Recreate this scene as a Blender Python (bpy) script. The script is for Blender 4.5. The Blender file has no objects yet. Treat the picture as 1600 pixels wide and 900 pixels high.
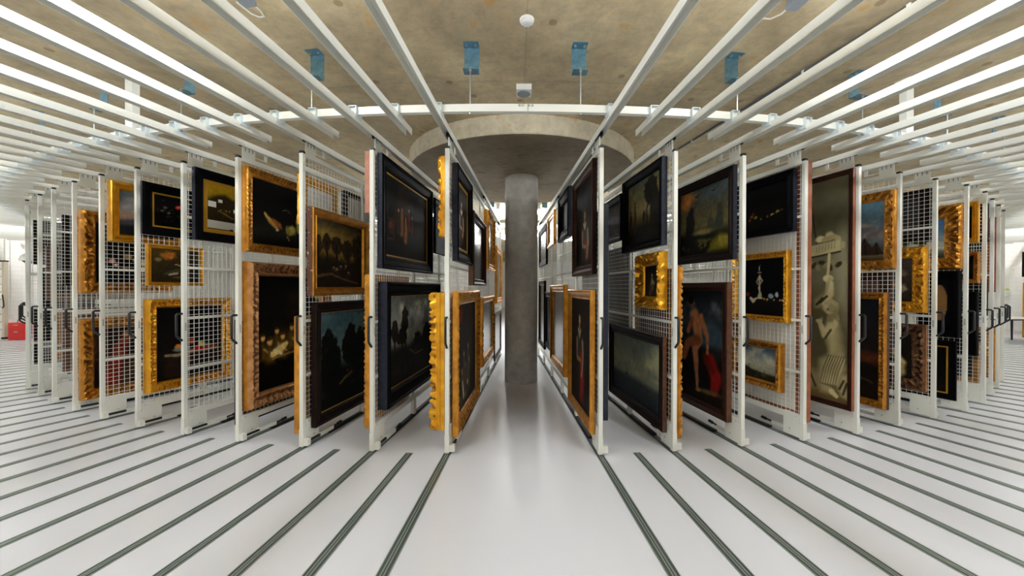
import bpy, bmesh, math, random
import numpy as np
from mathutils import Matrix, Vector

# ------------------------------------------------------------------ camera, exposure, world
SC = bpy.context.scene
COL = SC.collection
cam_data = bpy.data.cameras.new('camera')
cam = bpy.data.objects.new('camera', cam_data)
COL.objects.link(cam)
RIGHT = Vector((0.99999615, -0.00132533, 0.00243995))
UP = Vector((-0.00243194, 0.00601321, 0.99997896))
FWD = Vector((0.00133998, 0.99998104, -0.00600996))
cam.matrix_world = Matrix(((RIGHT.x, UP.x, -FWD.x, 0.0), (RIGHT.y, UP.y, -FWD.y, 0.0),
                           (RIGHT.z, UP.z, -FWD.z, 1.6), (0, 0, 0, 1)))
cam_data.sensor_fit = 'HORIZONTAL'
cam_data.sensor_width = 36.0
cam_data.lens = 573.92 * 36.0 / 1600.0
cam_data.shift_x = -11.19 / 1600.0
cam_data.shift_y = 3.315 / 1600.0
cam_data.clip_start = 0.02
SC.camera = cam
SC.view_settings.view_transform = 'Standard'
SC.view_settings.look = 'None'
SC.view_settings.gamma = 1.0
SC.view_settings.use_curve_mapping = False
SC.view_settings.exposure = 0.52
try:
    SC.cycles.use_denoising = True
    SC.cycles.max_bounces = 10
    SC.cycles.diffuse_bounces = 6
except Exception:
    pass
world = bpy.data.worlds.new('world')
SC.world = world
world.use_nodes = True
world.node_tree.nodes['Background'].inputs[0].default_value = (0.9, 0.95, 1.0, 1)
world.node_tree.nodes['Background'].inputs[1].default_value = 0.2
LAMP = 52.0          # radiance of the tube diffusers

# ------------------------------------------------------------------ layout of the depot (metres)
CX, CY = -0.04013, 17.35546      # centre of the ring of racks
R = 13.879                       # radius of the front posts
DL, DR, TL, TR = 0.05323, 0.0534, -0.04654, 0.05929
CEIL = 3.73
RAIL_Z = 3.056                   # lower edge of the overhead rails
ROFF = {'L0': -.015, 'L1': -.005, 'L3': .01, 'L4': .005, 'L5': .01, 'L7': -.01, 'L8': -.01, 'L9': -.01, 'L10': .035,
        'R0': .02, 'R1': .005, 'R2': -.005, 'R4': .005, 'R5': -.02, 'R6': -.01, 'R7': .03, 'R8': .025, 'R9': -.02, 'R10': -.025}


def ang(s, i):
    return TL - i * DL if s == 'L' else TR + i * DR


def polar(r, a, z=0.0):
    return Vector((CX + r * math.sin(a), CY - r * math.cos(a), z))


def s2l(c):
    c = np.asarray(c, float) / 255.0
    return np.where(c <= .04045, c / 12.92, ((c + .055) / 1.055) ** 2.4)


# ------------------------------------------------------------------ materials
MATS = {}


def mat(name, rgb, rough=.5, metal=0.0, noise=None, bump=None, spec=.5, emis=None):
    """rgb in sRGB 0-255; noise=(scale, rgb2, detail, lo, hi); bump=(scale, strength)"""
    m = bpy.data.materials.new(name)
    m.use_nodes = True
    nt = m.node_tree
    b = nt.nodes['Principled BSDF']
    c = tuple(s2l(rgb)) + (1,)
    b.inputs['Base Color'].default_value = c
    b.inputs['Roughness'].default_value = rough
    b.inputs['Metallic'].default_value = metal
    b.inputs['Specular IOR Level'].default_value = spec
    tc = nt.nodes.new('ShaderNodeTexCoord')
    if noise:
        sc, rgb2, det, lo, hi = noise
        n = nt.nodes.new('ShaderNodeTexNoise')
        n.inputs['Scale'].default_value = sc
        n.inputs['Detail'].default_value = det
        nt.links.new(tc.outputs['Object'], n.inputs['Vector'])
        r = nt.nodes.new('ShaderNodeValToRGB')
        r.color_ramp.elements[0].position = lo
        r.color_ramp.elements[1].position = hi
        r.color_ramp.elements[0].color = tuple(s2l(rgb2)) + (1,)
        r.color_ramp.elements[1].color = c
        nt.links.new(n.outputs['Fac'], r.inputs['Fac'])
        nt.links.new(r.outputs['Color'], b.inputs['Base Color'])
    if bump:
        n2 = nt.nodes.new('ShaderNodeTexNoise')
        n2.inputs['Scale'].default_value = bump[0]
        n2.inputs['Detail'].default_value = 4
        nt.links.new(tc.outputs['Object'], n2.inputs['Vector'])
        bp = nt.nodes.new('ShaderNodeBump')
        bp.inputs['Strength'].default_value = bump[1]
        bp.inputs['Distance'].default_value = .01
        nt.links.new(n2.outputs['Fac'], bp.inputs['Height'])
        nt.links.new(bp.outputs['Normal'], b.inputs['Normal'])
    if emis:
        b.inputs['Emission Color'].default_value = (.93, .97, 1.0, 1)
        b.inputs['Emission Strength'].default_value = emis
    MATS[name] = m
    return m


mat('white_steel', (228, 229, 221), .42)
mat('rail_white', (230, 231, 224), .35)
mat('wire_white', (232, 233, 228), .4)
mat('black_plastic', (22, 24, 28), .38)
mat('black_rubber', (16, 16, 18), .55)
mat('zinc', (120, 160, 178), .38, .55, noise=(30, (96, 138, 158), 3, .35, .65))
mat('clamp_zinc', (206, 218, 224), .35, .2)
mat('steel', (196, 202, 204), .3, .9)
mat('track_dark', (72, 82, 79), .5)
mat('track_steel', (168, 178, 172), .35, .5)
mat('gilt_bright', (234, 174, 44), .3, .72, noise=(12, (208, 142, 30), 3, .3, .65))
mat('gilt_warm', (218, 154, 58), .32, .7, noise=(12, (186, 122, 40), 3, .3, .65))
mat('gilt_old', (204, 142, 46), .32, .72, noise=(12, (164, 106, 32), 3, .3, .65))
mat('gilt_brown', (196, 144, 92), .34, .7, noise=(12, (158, 108, 66), 3, .3, .65))
mat('gilt_dark', (128, 88, 58), .34, .7, noise=(12, (88, 58, 36), 3, .3, .65))
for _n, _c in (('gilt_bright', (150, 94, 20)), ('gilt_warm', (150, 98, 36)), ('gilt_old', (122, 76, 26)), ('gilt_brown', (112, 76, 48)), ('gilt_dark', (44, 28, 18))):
    mat(_n + '_recess_shade', _c, .5, .5)  # darker gilt paints shade into the recesses of carved frames
mat('gilt_line', (198, 148, 40), .35, .5)
mat('ebony', (11, 11, 13), .5, spec=.03, noise=(14, (11, 11, 14), 3, .3, .7))
mat('ebony_side', (46, 50, 64), .4, spec=.2, noise=(18, (30, 34, 44), 4, .3, .7))  # slate tone paints reflected light on dark frame sides; one grey panel shares it
mat('dark_brown', (34, 24, 20), .46, spec=.05, noise=(16, (26, 18, 16), 4, .3, .7))
mat('mahogany', (60, 33, 22), .44, spec=.08, noise=(18, (44, 24, 18), 4, .3, .7))
mat('walnut', (104, 64, 38), .42, noise=(20, (66, 40, 24), 5, .3, .7))
mat('chipped_brown', (88, 54, 40), .6, noise=(28, (206, 190, 170), 6, .30, .36))
mat('plain_wood', (164, 92, 52), .5, noise=(9, (128, 66, 36), 5, .3, .7))
mat('pink_wood', (190, 134, 112), .6, noise=(12, (170, 112, 92), 5, .3, .7))
mat('card_white', (224, 222, 214), .8)
mat('card_brown', (96, 62, 42), .8, noise=(9, (66, 42, 30), 4, .3, .7))
mat('card_dark', (44, 38, 38), .8, noise=(9, (28, 26, 28), 4, .3, .7))
mat('paper', (206, 204, 196), .9)
mat('plastic_white', (236, 236, 234), .35)
mat('grille_grey', (150, 160, 170), .5)
mat('batten_grey', (150, 160, 176), .35, .3)
mat('diffuser', (250, 250, 250), .5, emis=LAMP)
mat('red_paint', (214, 26, 20), .4)
mat('red_dark', (150, 14, 12), .4)
mat('ladder_alu', (206, 196, 178), .45, .3)
mat('conduit', (92, 98, 108), .4, .3)
mat('green_paper', (206, 214, 60), .7)
mat('table_white', (236, 236, 232), .4)


def nodes_concrete(name, light, dark, rust, seams):
    m = bpy.data.materials.new(name)
    m.use_nodes = True
    nt = m.node_tree
    N = nt.nodes.new
    L = nt.links.new
    b = nt.nodes['Principled BSDF']
    b.inputs['Roughness'].default_value = .62
    b.inputs['Specular IOR Level'].default_value = .35
    geo = N('ShaderNodeNewGeometry')

    def noise(scale, detail, rough=.55, dist=0.0):
        n = N('ShaderNodeTexNoise')
        n.inputs['Scale'].default_value = scale
        n.inputs['Detail'].default_value = detail
        n.inputs['Roughness'].default_value = rough
        n.inputs['Distortion'].default_value = dist
        L(geo.outputs['Position'], n.inputs['Vector'])
        return n

    def ramp(src, stops):
        r = N('ShaderNodeValToRGB')
        while len(r.color_ramp.elements) < len(stops):
            r.color_ramp.elements.new(.5)
        for e, (p, c) in zip(r.color_ramp.elements, stops):
            e.position = p
            e.color = c if len(c) == 4 else tuple(s2l(c)) + (1,)
        L(src, r.inputs['Fac'])
        return r

    def mix(fac, a, bb):
        x = N('ShaderNodeMix')
        x.data_type = 'RGBA'
        if hasattr(fac, 'links'):
            L(fac, x.inputs['Factor'])
        else:
            x.inputs['Factor'].default_value = fac
        for sock, v in ((x.inputs[6], a), (x.inputs[7], bb)):
            if hasattr(v, 'links'):
                L(v, sock)
            else:
                sock.default_value = tuple(s2l(v)) + (1,)
        return x.outputs[2]
    big = ramp(noise(.55, 5, .6, .4).outputs['Fac'], [(.32, dark), (.66, light)])
    fine = ramp(noise(9, 8, .68).outputs['Fac'], [(.3, (.74, .73, .72, 1)), (.7, (1.08, 1.07, 1.05, 1))])
    mul = N('ShaderNodeMix')
    mul.data_type = 'RGBA'
    mul.blend_type = 'MULTIPLY'
    mul.inputs['Factor'].default_value = 1
    L(big.outputs['Color'], mul.inputs[6])
    L(fine.outputs['Color'], mul.inputs[7])
    mid = ramp(noise(2.3, 6, .65, .6).outputs['Fac'], [(.3, (.8, .79, .78, 1)), (.62, (1.04, 1.04, 1.03, 1))])
    mul2 = N('ShaderNodeMix')
    mul2.data_type = 'RGBA'
    mul2.blend_type = 'MULTIPLY'
    mul2.inputs['Factor'].default_value = 1
    L(mul.outputs[2], mul2.inputs[6])
    L(mid.outputs['Color'], mul2.inputs[7])
    col = mul2.outputs[2]
    if rust:
        rs = ramp(noise(4.5, 4, .6).outputs['Fac'], [(.62, (0, 0, 0, 1)), (.70, (1, 1, 1, 1))])
        rm = N('ShaderNodeMath')
        rm.operation = 'MULTIPLY'
        L(rs.outputs['Color'], rm.inputs[0])
        rm.inputs[1].default_value = .6
        col = mix(rm.outputs[0], col, rust)
        vo = N('ShaderNodeTexVoronoi')
        vo.voronoi_dimensions = '2D'
        vo.inputs['Scale'].default_value = 1.25
        vo.inputs['Randomness'].default_value = .8
        L(geo.outputs['Position'], vo.inputs['Vector'])
        ds = ramp(vo.outputs['Distance'], [(.0, (1, 1, 1, 1)), (.035, (1, 1, 1, 1)), (.05, (0, 0, 0, 1))])
        dm = N('ShaderNodeMath')
        dm.operation = 'MULTIPLY'
        L(ds.outputs['Color'], dm.inputs[0])
        dm.inputs[1].default_value = .55
        col = mix(dm.outputs[0], col, (128, 100, 66))
    if seams:
        sub = N('ShaderNodeVectorMath')
        sub.operation = 'SUBTRACT'
        L(geo.outputs['Position'], sub.inputs[0])
        sub.inputs[1].default_value = (CX, CY, CEIL)
        ln = N('ShaderNodeVectorMath')
        ln.operation = 'LENGTH'
        L(sub.outputs[0], ln.inputs[0])

        def math_(op, a, v=None, clamp=False):
            q = N('ShaderNodeMath')
            q.operation = op
            if hasattr(a, 'links'):
                L(a, q.inputs[0])
            else:
                q.inputs[0].default_value = a
            if v is not None:
                if hasattr(v, 'links'):
                    L(v, q.inputs[1])
                else:
                    q.inputs[1].default_value = v
            return q.outputs[0]
        sx = N('ShaderNodeSeparateXYZ')
        L(sub.outputs[0], sx.inputs[0])
        # ring joints every 2.45 m, radial joints every 0.27 rad
        rr = math_('SUBTRACT', ln.outputs['Value'], 13.56 - 2.45 * 5)
        rr = math_('PINGPONG', rr, 1.225)
        ring = math_('LESS_THAN', rr, .006)
        at = math_('ARCTAN2', sx.outputs['X'], math_('MULTIPLY', sx.outputs['Y'], -1.0))
        at = math_('ADD', at, .27 * 20 - .007)
        at = math_('PINGPONG', at, .135)
        rad = math_('LESS_THAN', math_('MULTIPLY', at, ln.outputs['Value']), .005)
        sm = math_('MULTIPLY', math_('MAXIMUM', ring, rad), .22)
        col = mix(sm, col, (84, 74, 60))
    L(col, b.inputs['Base Color'])
    bn = N('ShaderNodeBump')
    bn.inputs['Strength'].default_value = .15
    bn.inputs['Distance'].default_value = .02
    L(noise(18, 6).outputs['Fac'], bn.inputs['Height'])
    L(bn.outputs['Normal'], b.inputs['Normal'])
    MATS[name] = m


nodes_concrete('ceiling_concrete', (236, 220, 184), (186, 171, 144), (198, 146, 66), True)
nodes_concrete('panel_rim_lit', (234, 226, 204), (204, 195, 172), (190, 150, 104), False)  # rim colour lightened for the direct light it catches
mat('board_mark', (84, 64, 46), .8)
nodes_concrete('panel_soffit_shade', (166, 150, 126), (124, 112, 96), (150, 110, 70), False)  # same concrete darkened in colour for the shaded underside
nodes_concrete('column_concrete', (206, 204, 200), (176, 173, 168), None, False)


def nodes_floor():
    m = mat('floor_resin', (217, 219, 227), .3, spec=.4)
    nt = m.node_tree
    b = nt.nodes['Principled BSDF']
    geo = nt.nodes.new('ShaderNodeNewGeometry')
    n = nt.nodes.new('ShaderNodeTexNoise')
    n.inputs['Scale'].default_value = 1.3
    n.inputs['Detail'].default_value = 6
    nt.links.new(geo.outputs['Position'], n.inputs['Vector'])
    r = nt.nodes.new('ShaderNodeMapRange')
    r.inputs['To Min'].default_value = .27
    r.inputs['To Max'].default_value = .31
    nt.links.new(n.outputs['Fac'], r.inputs['Value'])
    nt.links.new(r.outputs['Result'], b.inputs['Roughness'])


nodes_floor()


def nodes_brick():
    m = mat('white_brick', (238, 234, 228), .6)
    nt = m.node_tree
    b = nt.nodes['Principled BSDF']
    geo = nt.nodes.new('ShaderNodeNewGeometry')
    sp = nt.nodes.new('ShaderNodeSeparateXYZ')
    nt.links.new(geo.outputs['Position'], sp.inputs[0])
    ad = nt.nodes.new('ShaderNodeMath')
    ad.operation = 'ADD'
    nt.links.new(sp.outputs['X'], ad.inputs[0])
    nt.links.new(sp.outputs['Y'], ad.inputs[1])
    cb = nt.nodes.new('ShaderNodeCombineXYZ')
    nt.links.new(ad.outputs[0], cb.inputs['X'])
    nt.links.new(sp.outputs['Z'], cb.inputs['Y'])
    br = nt.nodes.new('ShaderNodeTexBrick')
    br.inputs['Scale'].default_value = 1.0
    br.inputs['Brick Width'].default_value = .42
    br.inputs['Row Height'].default_value = .14
    br.inputs['Mortar Size'].default_value = .006
    br.inputs['Color1'].default_value = tuple(s2l((250, 248, 244))) + (1,)
    br.inputs['Color2'].default_value = tuple(s2l((247, 244, 240))) + (1,)
    br.inputs['Mortar'].default_value = tuple(s2l((236, 231, 226))) + (1,)
    nt.links.new(cb.outputs[0], br.inputs['Vector'])
    nt.links.new(br.outputs['Color'], b.inputs['Base Color'])


nodes_brick()
m_canvas = bpy.data.materials.new('canvas_paint')
m_canvas.use_nodes = True
_b = m_canvas.node_tree.nodes['Principled BSDF']
_a = m_canvas.node_tree.nodes.new('ShaderNodeVertexColor')
_a.layer_name = 'paint'
m_canvas.node_tree.links.new(_a.outputs['Color'], _b.inputs['Base Color'])
_b.inputs['Roughness'].default_value = .5
_b.inputs['Specular IOR Level'].default_value = .04
MATS['canvas'] = m_canvas
m_gloss = m_canvas.copy()
m_gloss.name = 'canvas_varnished'
m_gloss.node_tree.nodes['Principled BSDF'].inputs['Roughness'].default_value = .24
m_gloss.node_tree.nodes['Principled BSDF'].inputs['Specular IOR Level'].default_value = .5
MATS['canvas_gloss'] = m_gloss


# ------------------------------------------------------------------ mesh helpers
class MB:
    """collects shapes for ONE mesh"""

    def __init__(self):
        self.v, self.f, self.mi = [], [], []
        self.slots = []

    def slot(self, name):
        if name not in self.slots:
            self.slots.append(name)
        return self.slots.index(name)

    def box(self, x0, x1, y0, y1, z0, z1, m):
        k = len(self.v)
        self.v += [(x0, y0, z0), (x1, y0, z0), (x1, y1, z0), (x0, y1, z0), (x0, y0, z1), (x1, y0, z1), (x1, y1, z1), (x0, y1, z1)]
        self.f += [(k, k + 3, k + 2, k + 1), (k + 4, k + 5, k + 6, k + 7), (k, k + 1, k + 5, k + 4), (k + 1, k + 2, k + 6, k + 5),
                   (k + 2, k + 3, k + 7, k + 6), (k + 3, k, k + 4, k + 7)]
        self.mi += [self.slot(m)] * 6
        return self

    def tube(self, pts, rad, m, n=10, caps=True):
        """round bar through pts; rad a number or one per point"""
        P = [Vector(p) for p in pts]
        if not hasattr(rad, '__len__'):
            rad = [rad] * len(P)
        k0 = len(self.v)
        prev = None
        for j, p in enumerate(P):
            t = (P[min(j + 1, len(P) - 1)] - P[max(j - 1, 0)]).normalized()
            if prev is None:
                ref = Vector((0, 0, 1)) if abs(t.z) < .9 else Vector((1, 0, 0))
                u = t.cross(ref).normalized()
            else:
                u = (prev - t * prev.dot(t)).normalized()
            w = t.cross(u)
            prev = u
            for q in range(n):
                a = 2 * math.pi * q / n
                self.v.append(tuple(p + (u * math.cos(a) + w * math.sin(a)) * rad[j]))
        si = self.slot(m)
        for j in range(len(P) - 1):
            for q in range(n):
                a, b = k0 + j * n + q, k0 + j * n + (q + 1) % n
                self.f.append((a, b, b + n, a + n))
                self.mi.append(si)
        if caps:
            self.f.append(tuple(range(k0 + n - 1, k0 - 1, -1)))
            self.f.append(tuple(range(k0 + (len(P) - 1) * n, k0 + len(P) * n)))
            self.mi += [si, si]
        return self

    def lathe(self, prof, m, n=48, c=(0, 0)):
        """closed solid of revolution about z; prof = [(r, z), ...] from the axis out and back to the axis"""
        k0 = len(self.v)
        si = self.slot(m)
        for r, z in prof:
            for q in range(n):
                a = 2 * math.pi * q / n
                self.v.append((c[0] + r * math.cos(a), c[1] + r * math.sin(a), z))
        for j in range(len(prof) - 1):
            for q in range(n):
                a, b = k0 + j * n + q, k0 + j * n + (q + 1) % n
                self.f.append((a, b, b + n, a + n))
                self.mi.append(si)
        return self

    def prism(self, poly, y0, y1, m):
        """polygon in x-z swept along y"""
        k = len(self.v)
        n = len(poly)
        self.v += [(x, y0, z) for x, z in poly] + [(x, y1, z) for x, z in poly]
        si = self.slot(m)
        self.f.append(tuple(range(k, k + n)))
        self.f.append(tuple(range(k + 2 * n - 1, k + n - 1, -1)))
        self.mi += [si, si]
        for q in range(n):
            a, b = k + q, k + (q + 1) % n
            self.f.append((a, a + n, b + n, b))
            self.mi.append(si)
        return self

    def mesh(self, name, smooth=False, fix=True):
        me = bpy.data.meshes.new(name)
        me.from_pydata(self.v, [], self.f)
        for s in self.slots:
            me.materials.append(MATS[s])
        me.polygons.foreach_set('material_index', self.mi)
        if fix:
            bm = bmesh.new()
            bm.from_mesh(me)
            bmesh.ops.recalc_face_normals(bm, faces=bm.faces)
            bm.to_mesh(me)
            bm.free()
        if smooth:
            me.polygons.foreach_set('use_smooth', [True] * len(me.polygons))
            try:
                me.set_sharp_from_angle(angle=math.radians(40))
            except Exception:
                pass
        me.update()
        return me

    def build(self, name, parent=None, smooth=False, bevel=0.0, **kw):
        return link(name, self.mesh(name, smooth), parent, bevel, **kw)


def link(name, data, parent=None, bevel=0.0, label=None):
    o = bpy.data.objects.new(name, data)
    COL.objects.link(o)
    if parent is not None:
        o.parent = parent
    if bevel:
        md = o.modifiers.new('bevel', 'BEVEL')
        md.width = bevel
        md.segments = 2
        md.limit_method = 'ANGLE'
    if label:
        o['label'] = label
    return o


def thing(name, label, cat, loc=(0, 0, 0), rz=0.0, group=None, data=None):
    o = bpy.data.objects.new(name, data)
    COL.objects.link(o)
    o.location = loc
    o.rotation_euler = (0, 0, rz)
    o['label'] = label
    o['category'] = cat
    if group:
        o['group'] = group
    return o


def structure(o):
    o['kind'] = 'structure'
    return o


def dup(root, label):
    """a copy of a thing with copies of its parts and sub-parts"""
    r = root.copy()
    COL.objects.link(r)
    r['label'] = label
    for ch in root.children:
        c = ch.copy()
        COL.objects.link(c)
        c.parent = r
        for g in ch.children:
            d = g.copy()
            COL.objects.link(d)
            d.parent = c
    return r


ORD = ['first', 'second', 'third', 'fourth', 'fifth', 'sixth', 'seventh', 'eighth', 'ninth', 'tenth', 'eleventh', 'twelfth',
       'thirteenth', 'fourteenth', 'fifteenth', 'sixteenth', 'seventeenth', 'eighteenth', 'nineteenth', 'twentieth',
       'twenty-first', 'twenty-second', 'twenty-third', 'twenty-fourth', 'twenty-fifth', 'twenty-sixth', 'twenty-seventh', 'twenty-eighth', 'twenty-ninth']
SIDE = {'L': 'left', 'R': 'right'}

# ------------------------------------------------------------------ the setting
WX, WY0, WY1 = 16.2, -2.6, 30.0
structure(MB().box(-WX, WX, WY0, WY1, -.2, 0, 'floor_resin').build('floor'))
structure(MB().box(-WX - .2, WX + .2, WY0 - .2, WY1 + .2, CEIL, CEIL + .25, 'ceiling_concrete').build('ceiling'))
structure(MB().box(-WX - .2, -WX, WY0, WY1, -.2, CEIL, 'white_brick').build('wall_left'))
structure(MB().box(WX, WX + .2, WY0, WY1, -.2, CEIL, 'white_brick').build('wall_right'))
structure(MB().box(-WX - .2, WX + .2, WY0 - .2, WY0, -.2, CEIL, 'white_brick').build('wall_back'))
structure(MB().box(-WX - .2, WX + .2, WY1, WY1 + .2, -.2, CEIL, 'white_brick').build('wall_front'))

# column with its round drop panel
column = thing('column', 'round grey concrete column with a wide disc-shaped head, standing in the central aisle', 'column', (.045, 6.36, 0))
MB().lathe([(0, 0), (.283, 0), (.283, 3.49), (0, 3.49)], 'column_concrete', 64).build('shaft', column, smooth=True)
dp = MB().lathe([(1.845, 3.49), (1.855, 3.5), (1.855, CEIL - .001), (0, CEIL - .001)], 'panel_rim_lit', 96).lathe([(0, 3.49), (1.845, 3.49)], 'panel_soffit_shade', 96).build(
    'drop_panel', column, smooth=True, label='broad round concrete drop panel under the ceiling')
rs_ = random.Random(4)
for k in range(60):                                   # short dark board marks pressed into the underside
    x, y = rs_.choice((-.75, -.3, .0, .3, .75)) + rs_.gauss(0, .07), rs_.uniform(-1.5, 1.5)
    if .32 < math.hypot(x, y) < 1.7:
        w_ = rs_.uniform(.02, .07)
        MARKS = globals().setdefault('MARKS', MB())
        MARKS.box(x - w_, x + w_, y - .004, y + .004, 3.4885, 3.4905, 'board_mark')
MARKS.build('board_mark', dp, label='short dark board marks')


# ------------------------------------------------------------------ rails and floor tracks
def limit_r(a, r):
    """outer radius that stays inside the side and back walls"""
    s, c = abs(math.sin(a)), math.cos(a)
    out = r
    if s > 1e-6:
        out = min(out, (WX - .25 - abs(CX)) / s)
    if c > 1e-6:
        out = min(out, (CY - WY0 - .25) / c)
    return out


def rail_mesh(r0, r1):
    """inverted channel along local -x = outwards; origin at radius R, x inwards"""
    mb = MB()
    x0, x1 = R - r1, R - r0
    w, h, t = .031, .062, .004
    prof = [(-w, 0), (-w, h), (w, h), (w, 0), (w - t, 0), (w - t, h - t), (-w + t, h - t), (-w + t, 0)]
    k = len(mb.v)
    n = len(prof)
    mb.v += [(x0, y, z) for y, z in prof] + [(x1, y, z) for y, z in prof]
    si = mb.slot('rail_white')
    for q in range(n):
        a, b = k + q, k + (q + 1) % n
        mb.f.append((a, b, b + n, a + n))
        mb.mi.append(si)
    for base in (k, k + n):
        for quad in ((0, 1, 6, 7), (1, 2, 5, 6), (2, 3, 4, 5)):
            mb.f.append(tuple(base + j for j in quad))
            mb.mi.append(si)
    return mb.mesh('overhead_rail')


def track_meshes(r0, r1):
    x0, x1 = R - r1, R - r0
    base = MB().box(x0, x1, -.036, .036, 0.0, .002, 'track_dark')
    guide = MB()
    guide.box(x0, x1, -.013, -.005, .002, .006, 'track_steel')
    guide.box(x0, x1, .005, .013, .002, .006, 'track_steel')
    guide.box(x0, x1, -.036, -.031, .002, .004, 'track_steel')
    guide.box(x0, x1, .031, .036, .002, .004, 'track_steel')
    return base.mesh('floor_track'), guide.mesh('guide_strip')


_cache = {}
OUT_R = 18.4
for s in 'LR':
    for i2 in range(0, 55):
        i = i2 / 2
        a = ang(s, i)
        r1 = limit_r(a, OUT_R)
        r0 = 8.45 if i2 % 2 == 0 else R - .012
        if i2 % 2 == 0 and i2 > 26:
            r0 = 11.5
        if r1 < r0 + .5:
            continue
        key = (round(r0, 2), round(r1, 2))
        if key not in _cache:
            _cache[key] = (rail_mesh(r0, r1),) + track_meshes(r0 if i2 % 2 == 0 else r0 - .02, r1)
        rail, tb, tg = _cache[key]
        n = i2 // 2
        side = SIDE[s]
        if i2 % 2 == 0:
            la = 'long white overhead rail carrying the %s picture rack %s of the column' % (ORD[n], side)
            lt = 'steel floor track running under the %s picture rack %s of the column' % (ORD[n], side)
        else:
            la = 'short white overhead rail ending between the %s and %s racks %s of the column' % (ORD[n], ORD[n + 1], side)
            lt = 'short steel floor track ending between the %s and %s racks %s of the column' % (ORD[n], ORD[n + 1], side)
        thing('overhead_rail', la, 'rail', polar(R, a, RAIL_Z), a + math.pi / 2, 'white overhead rails fanning out', rail)
        t = thing('floor_track', lt, 'track', polar(R, a, 0), a + math.pi / 2, 'steel tracks fanning out in the floor', tb)
        link('guide_strip', tg, t, label='brighter steel guide strips')


# ------------------------------------------------------------------ curved carrying beams
def arc_beam(name, label, rad, a0, a1, z0, z1, th):
    mb = MB()
    n = int(abs(a1 - a0) / .012)
    si = mb.slot('rail_white')
    for j in range(n + 1):
        a = a0 + (a1 - a0) * j / n
        for r, z in ((rad + th / 2, z0), (rad + th / 2, z1), (rad - th / 2, z1), (rad - th / 2, z0)):
            mb.v.append(tuple(polar(r, a, z)))
    for j in range(n):
        for q in range(4):
            b = j * 4
            mb.f.append((b + q, b + (q + 1) % 4, b + 4 + (q + 1) % 4, b + 4 + q))
            mb.mi.append(si)
    mb.f += [(0, 1, 2, 3), (n * 4 + 3, n * 4 + 2, n * 4 + 1, n * 4)]
    mb.mi += [si, si]
    o = thing(name, label, 'beam')
    mb.build('beam_body', o, smooth=True)
    return o


RB = 14.165
beam = arc_beam('curved_beam', 'white curved beam crossing above the rack fronts just below the concrete ceiling', RB, -1.53, 1.53,
                RAIL_Z + .063, RAIL_Z + .128, .045)
jb = MB()
for k in (-.0022, -.0008, .0014, .0028):
    a = .0075 + k * 1.6 - .001
    p = polar(RB + .0225, a, RAIL_Z + .112)
    q = polar(RB + .032, a, RAIL_Z + .112)
    jb.tube([p, q], .008, 'steel', 8)
jb.build('joint_bolt', beam, label='row of steel bolts at the beam joint')
p = polar(RB + .0228, .0082, 0)
MB().box(p.x - .0015, p.x + .0015, p.y - .002, p.y + .002, RAIL_Z + .064, RAIL_Z + .127, 'track_dark').build('joint_seam', beam)
beam2 = arc_beam('curved_beam', 'white curved beam over the inner ends of the racks behind the column', 8.75, -1.0, 1.0,
                 RAIL_Z + .063, RAIL_Z + .128, .045)

# clamps that fix each rail under the beam
clamp = MB()
clamp.box(-.05, .05, -.036, -.0315, .03, .132, 'clamp_zinc').box(-.05, .05, .0315, .036, .03, .132, 'clamp_zinc').box(-.05, .05, -.036, .036, .1285, .133, 'clamp_zinc')
clamp_me = clamp.mesh('rail_clamp')
for s in 'LR':
    for i2 in range(0, 30):
        a = ang(s, i2 / 2)
        n = i2 // 2
        lab = ('pale zinc clamp where curved beam crosses rail of %s rack %s of column' % (ORD[n], SIDE[s])) if i2 % 2 == 0 else \
            ('pale zinc clamp on short rail between %s and %s racks %s of column' % (ORD[n], ORD[n + 1], SIDE[s]))
        thing('rail_clamp', lab, 'clamp', polar(RB, a, RAIL_Z), a + math.pi / 2, 'zinc rail clamps along the curved beam', clamp_me)

BRH = .238
# ceiling hangers: folded bracket, threaded rod, nut (web away from the viewer)
br = MB()
br.box(-.066, .066, -.012, .08, .232, .238, 'zinc').box(-.066, .066, .074, .08, 0, .238, 'zinc').box(-.066, .066, -.012, .08, 0, .006, 'zinc')
for x in (-.04, .04):
    br.tube([(x, .03, .232), (x, .03, .222)], .011, 'steel', 6)
br_me = br.mesh('bracket')
rod_len = CEIL - BRH - (RAIL_Z + .128)
rod_me = MB().tube([(0, 0, -rod_len - .06), (0, 0, .02)], .0055, 'steel', 8).mesh('threaded_rod', True)
nut_me = MB().tube([(0, 0, -.012), (0, 0, .0)], .013, 'steel', 6).tube([(0, 0, -rod_len - .08), (0, 0, -rod_len - .064)], .013, 'steel', 6).mesh('nut')
hang = [(-.027, 'just left of the smoke detector'), (.0405, 'just right of the smoke detector'), (-.1289, 'second to the left of the smoke detector'),
        (.1428, 'second to the right of the smoke detector'), (-.2296, 'third to the left of the smoke detector'),
        (.243, 'third to the right of the smoke detector'), (-.321, 'beyond the left white hanger post'), (.3369, 'beyond the right white hanger post'),
        (-.425, 'far along the left end of the curved beam'), (.44, 'far along the right end of the curved beam')]
h0 = None
for a, where in hang:
    lab = 'blue zinc ceiling bracket with thin rod, ' + where
    if h0 is None:
        h0 = thing('ceiling_hanger', lab, 'bracket', (0, 0, 0), 0, 'zinc ceiling hangers above the curved beam')
        link('bracket', br_me, h0)
        link('threaded_rod', rod_me, h0)
        link('nut', nut_me, h0)
        h = h0
    else:
        h = dup(h0, lab)
    h.location = polar(RB, a, CEIL - BRH)
    h.rotation_euler = (0, 0, a)
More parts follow.
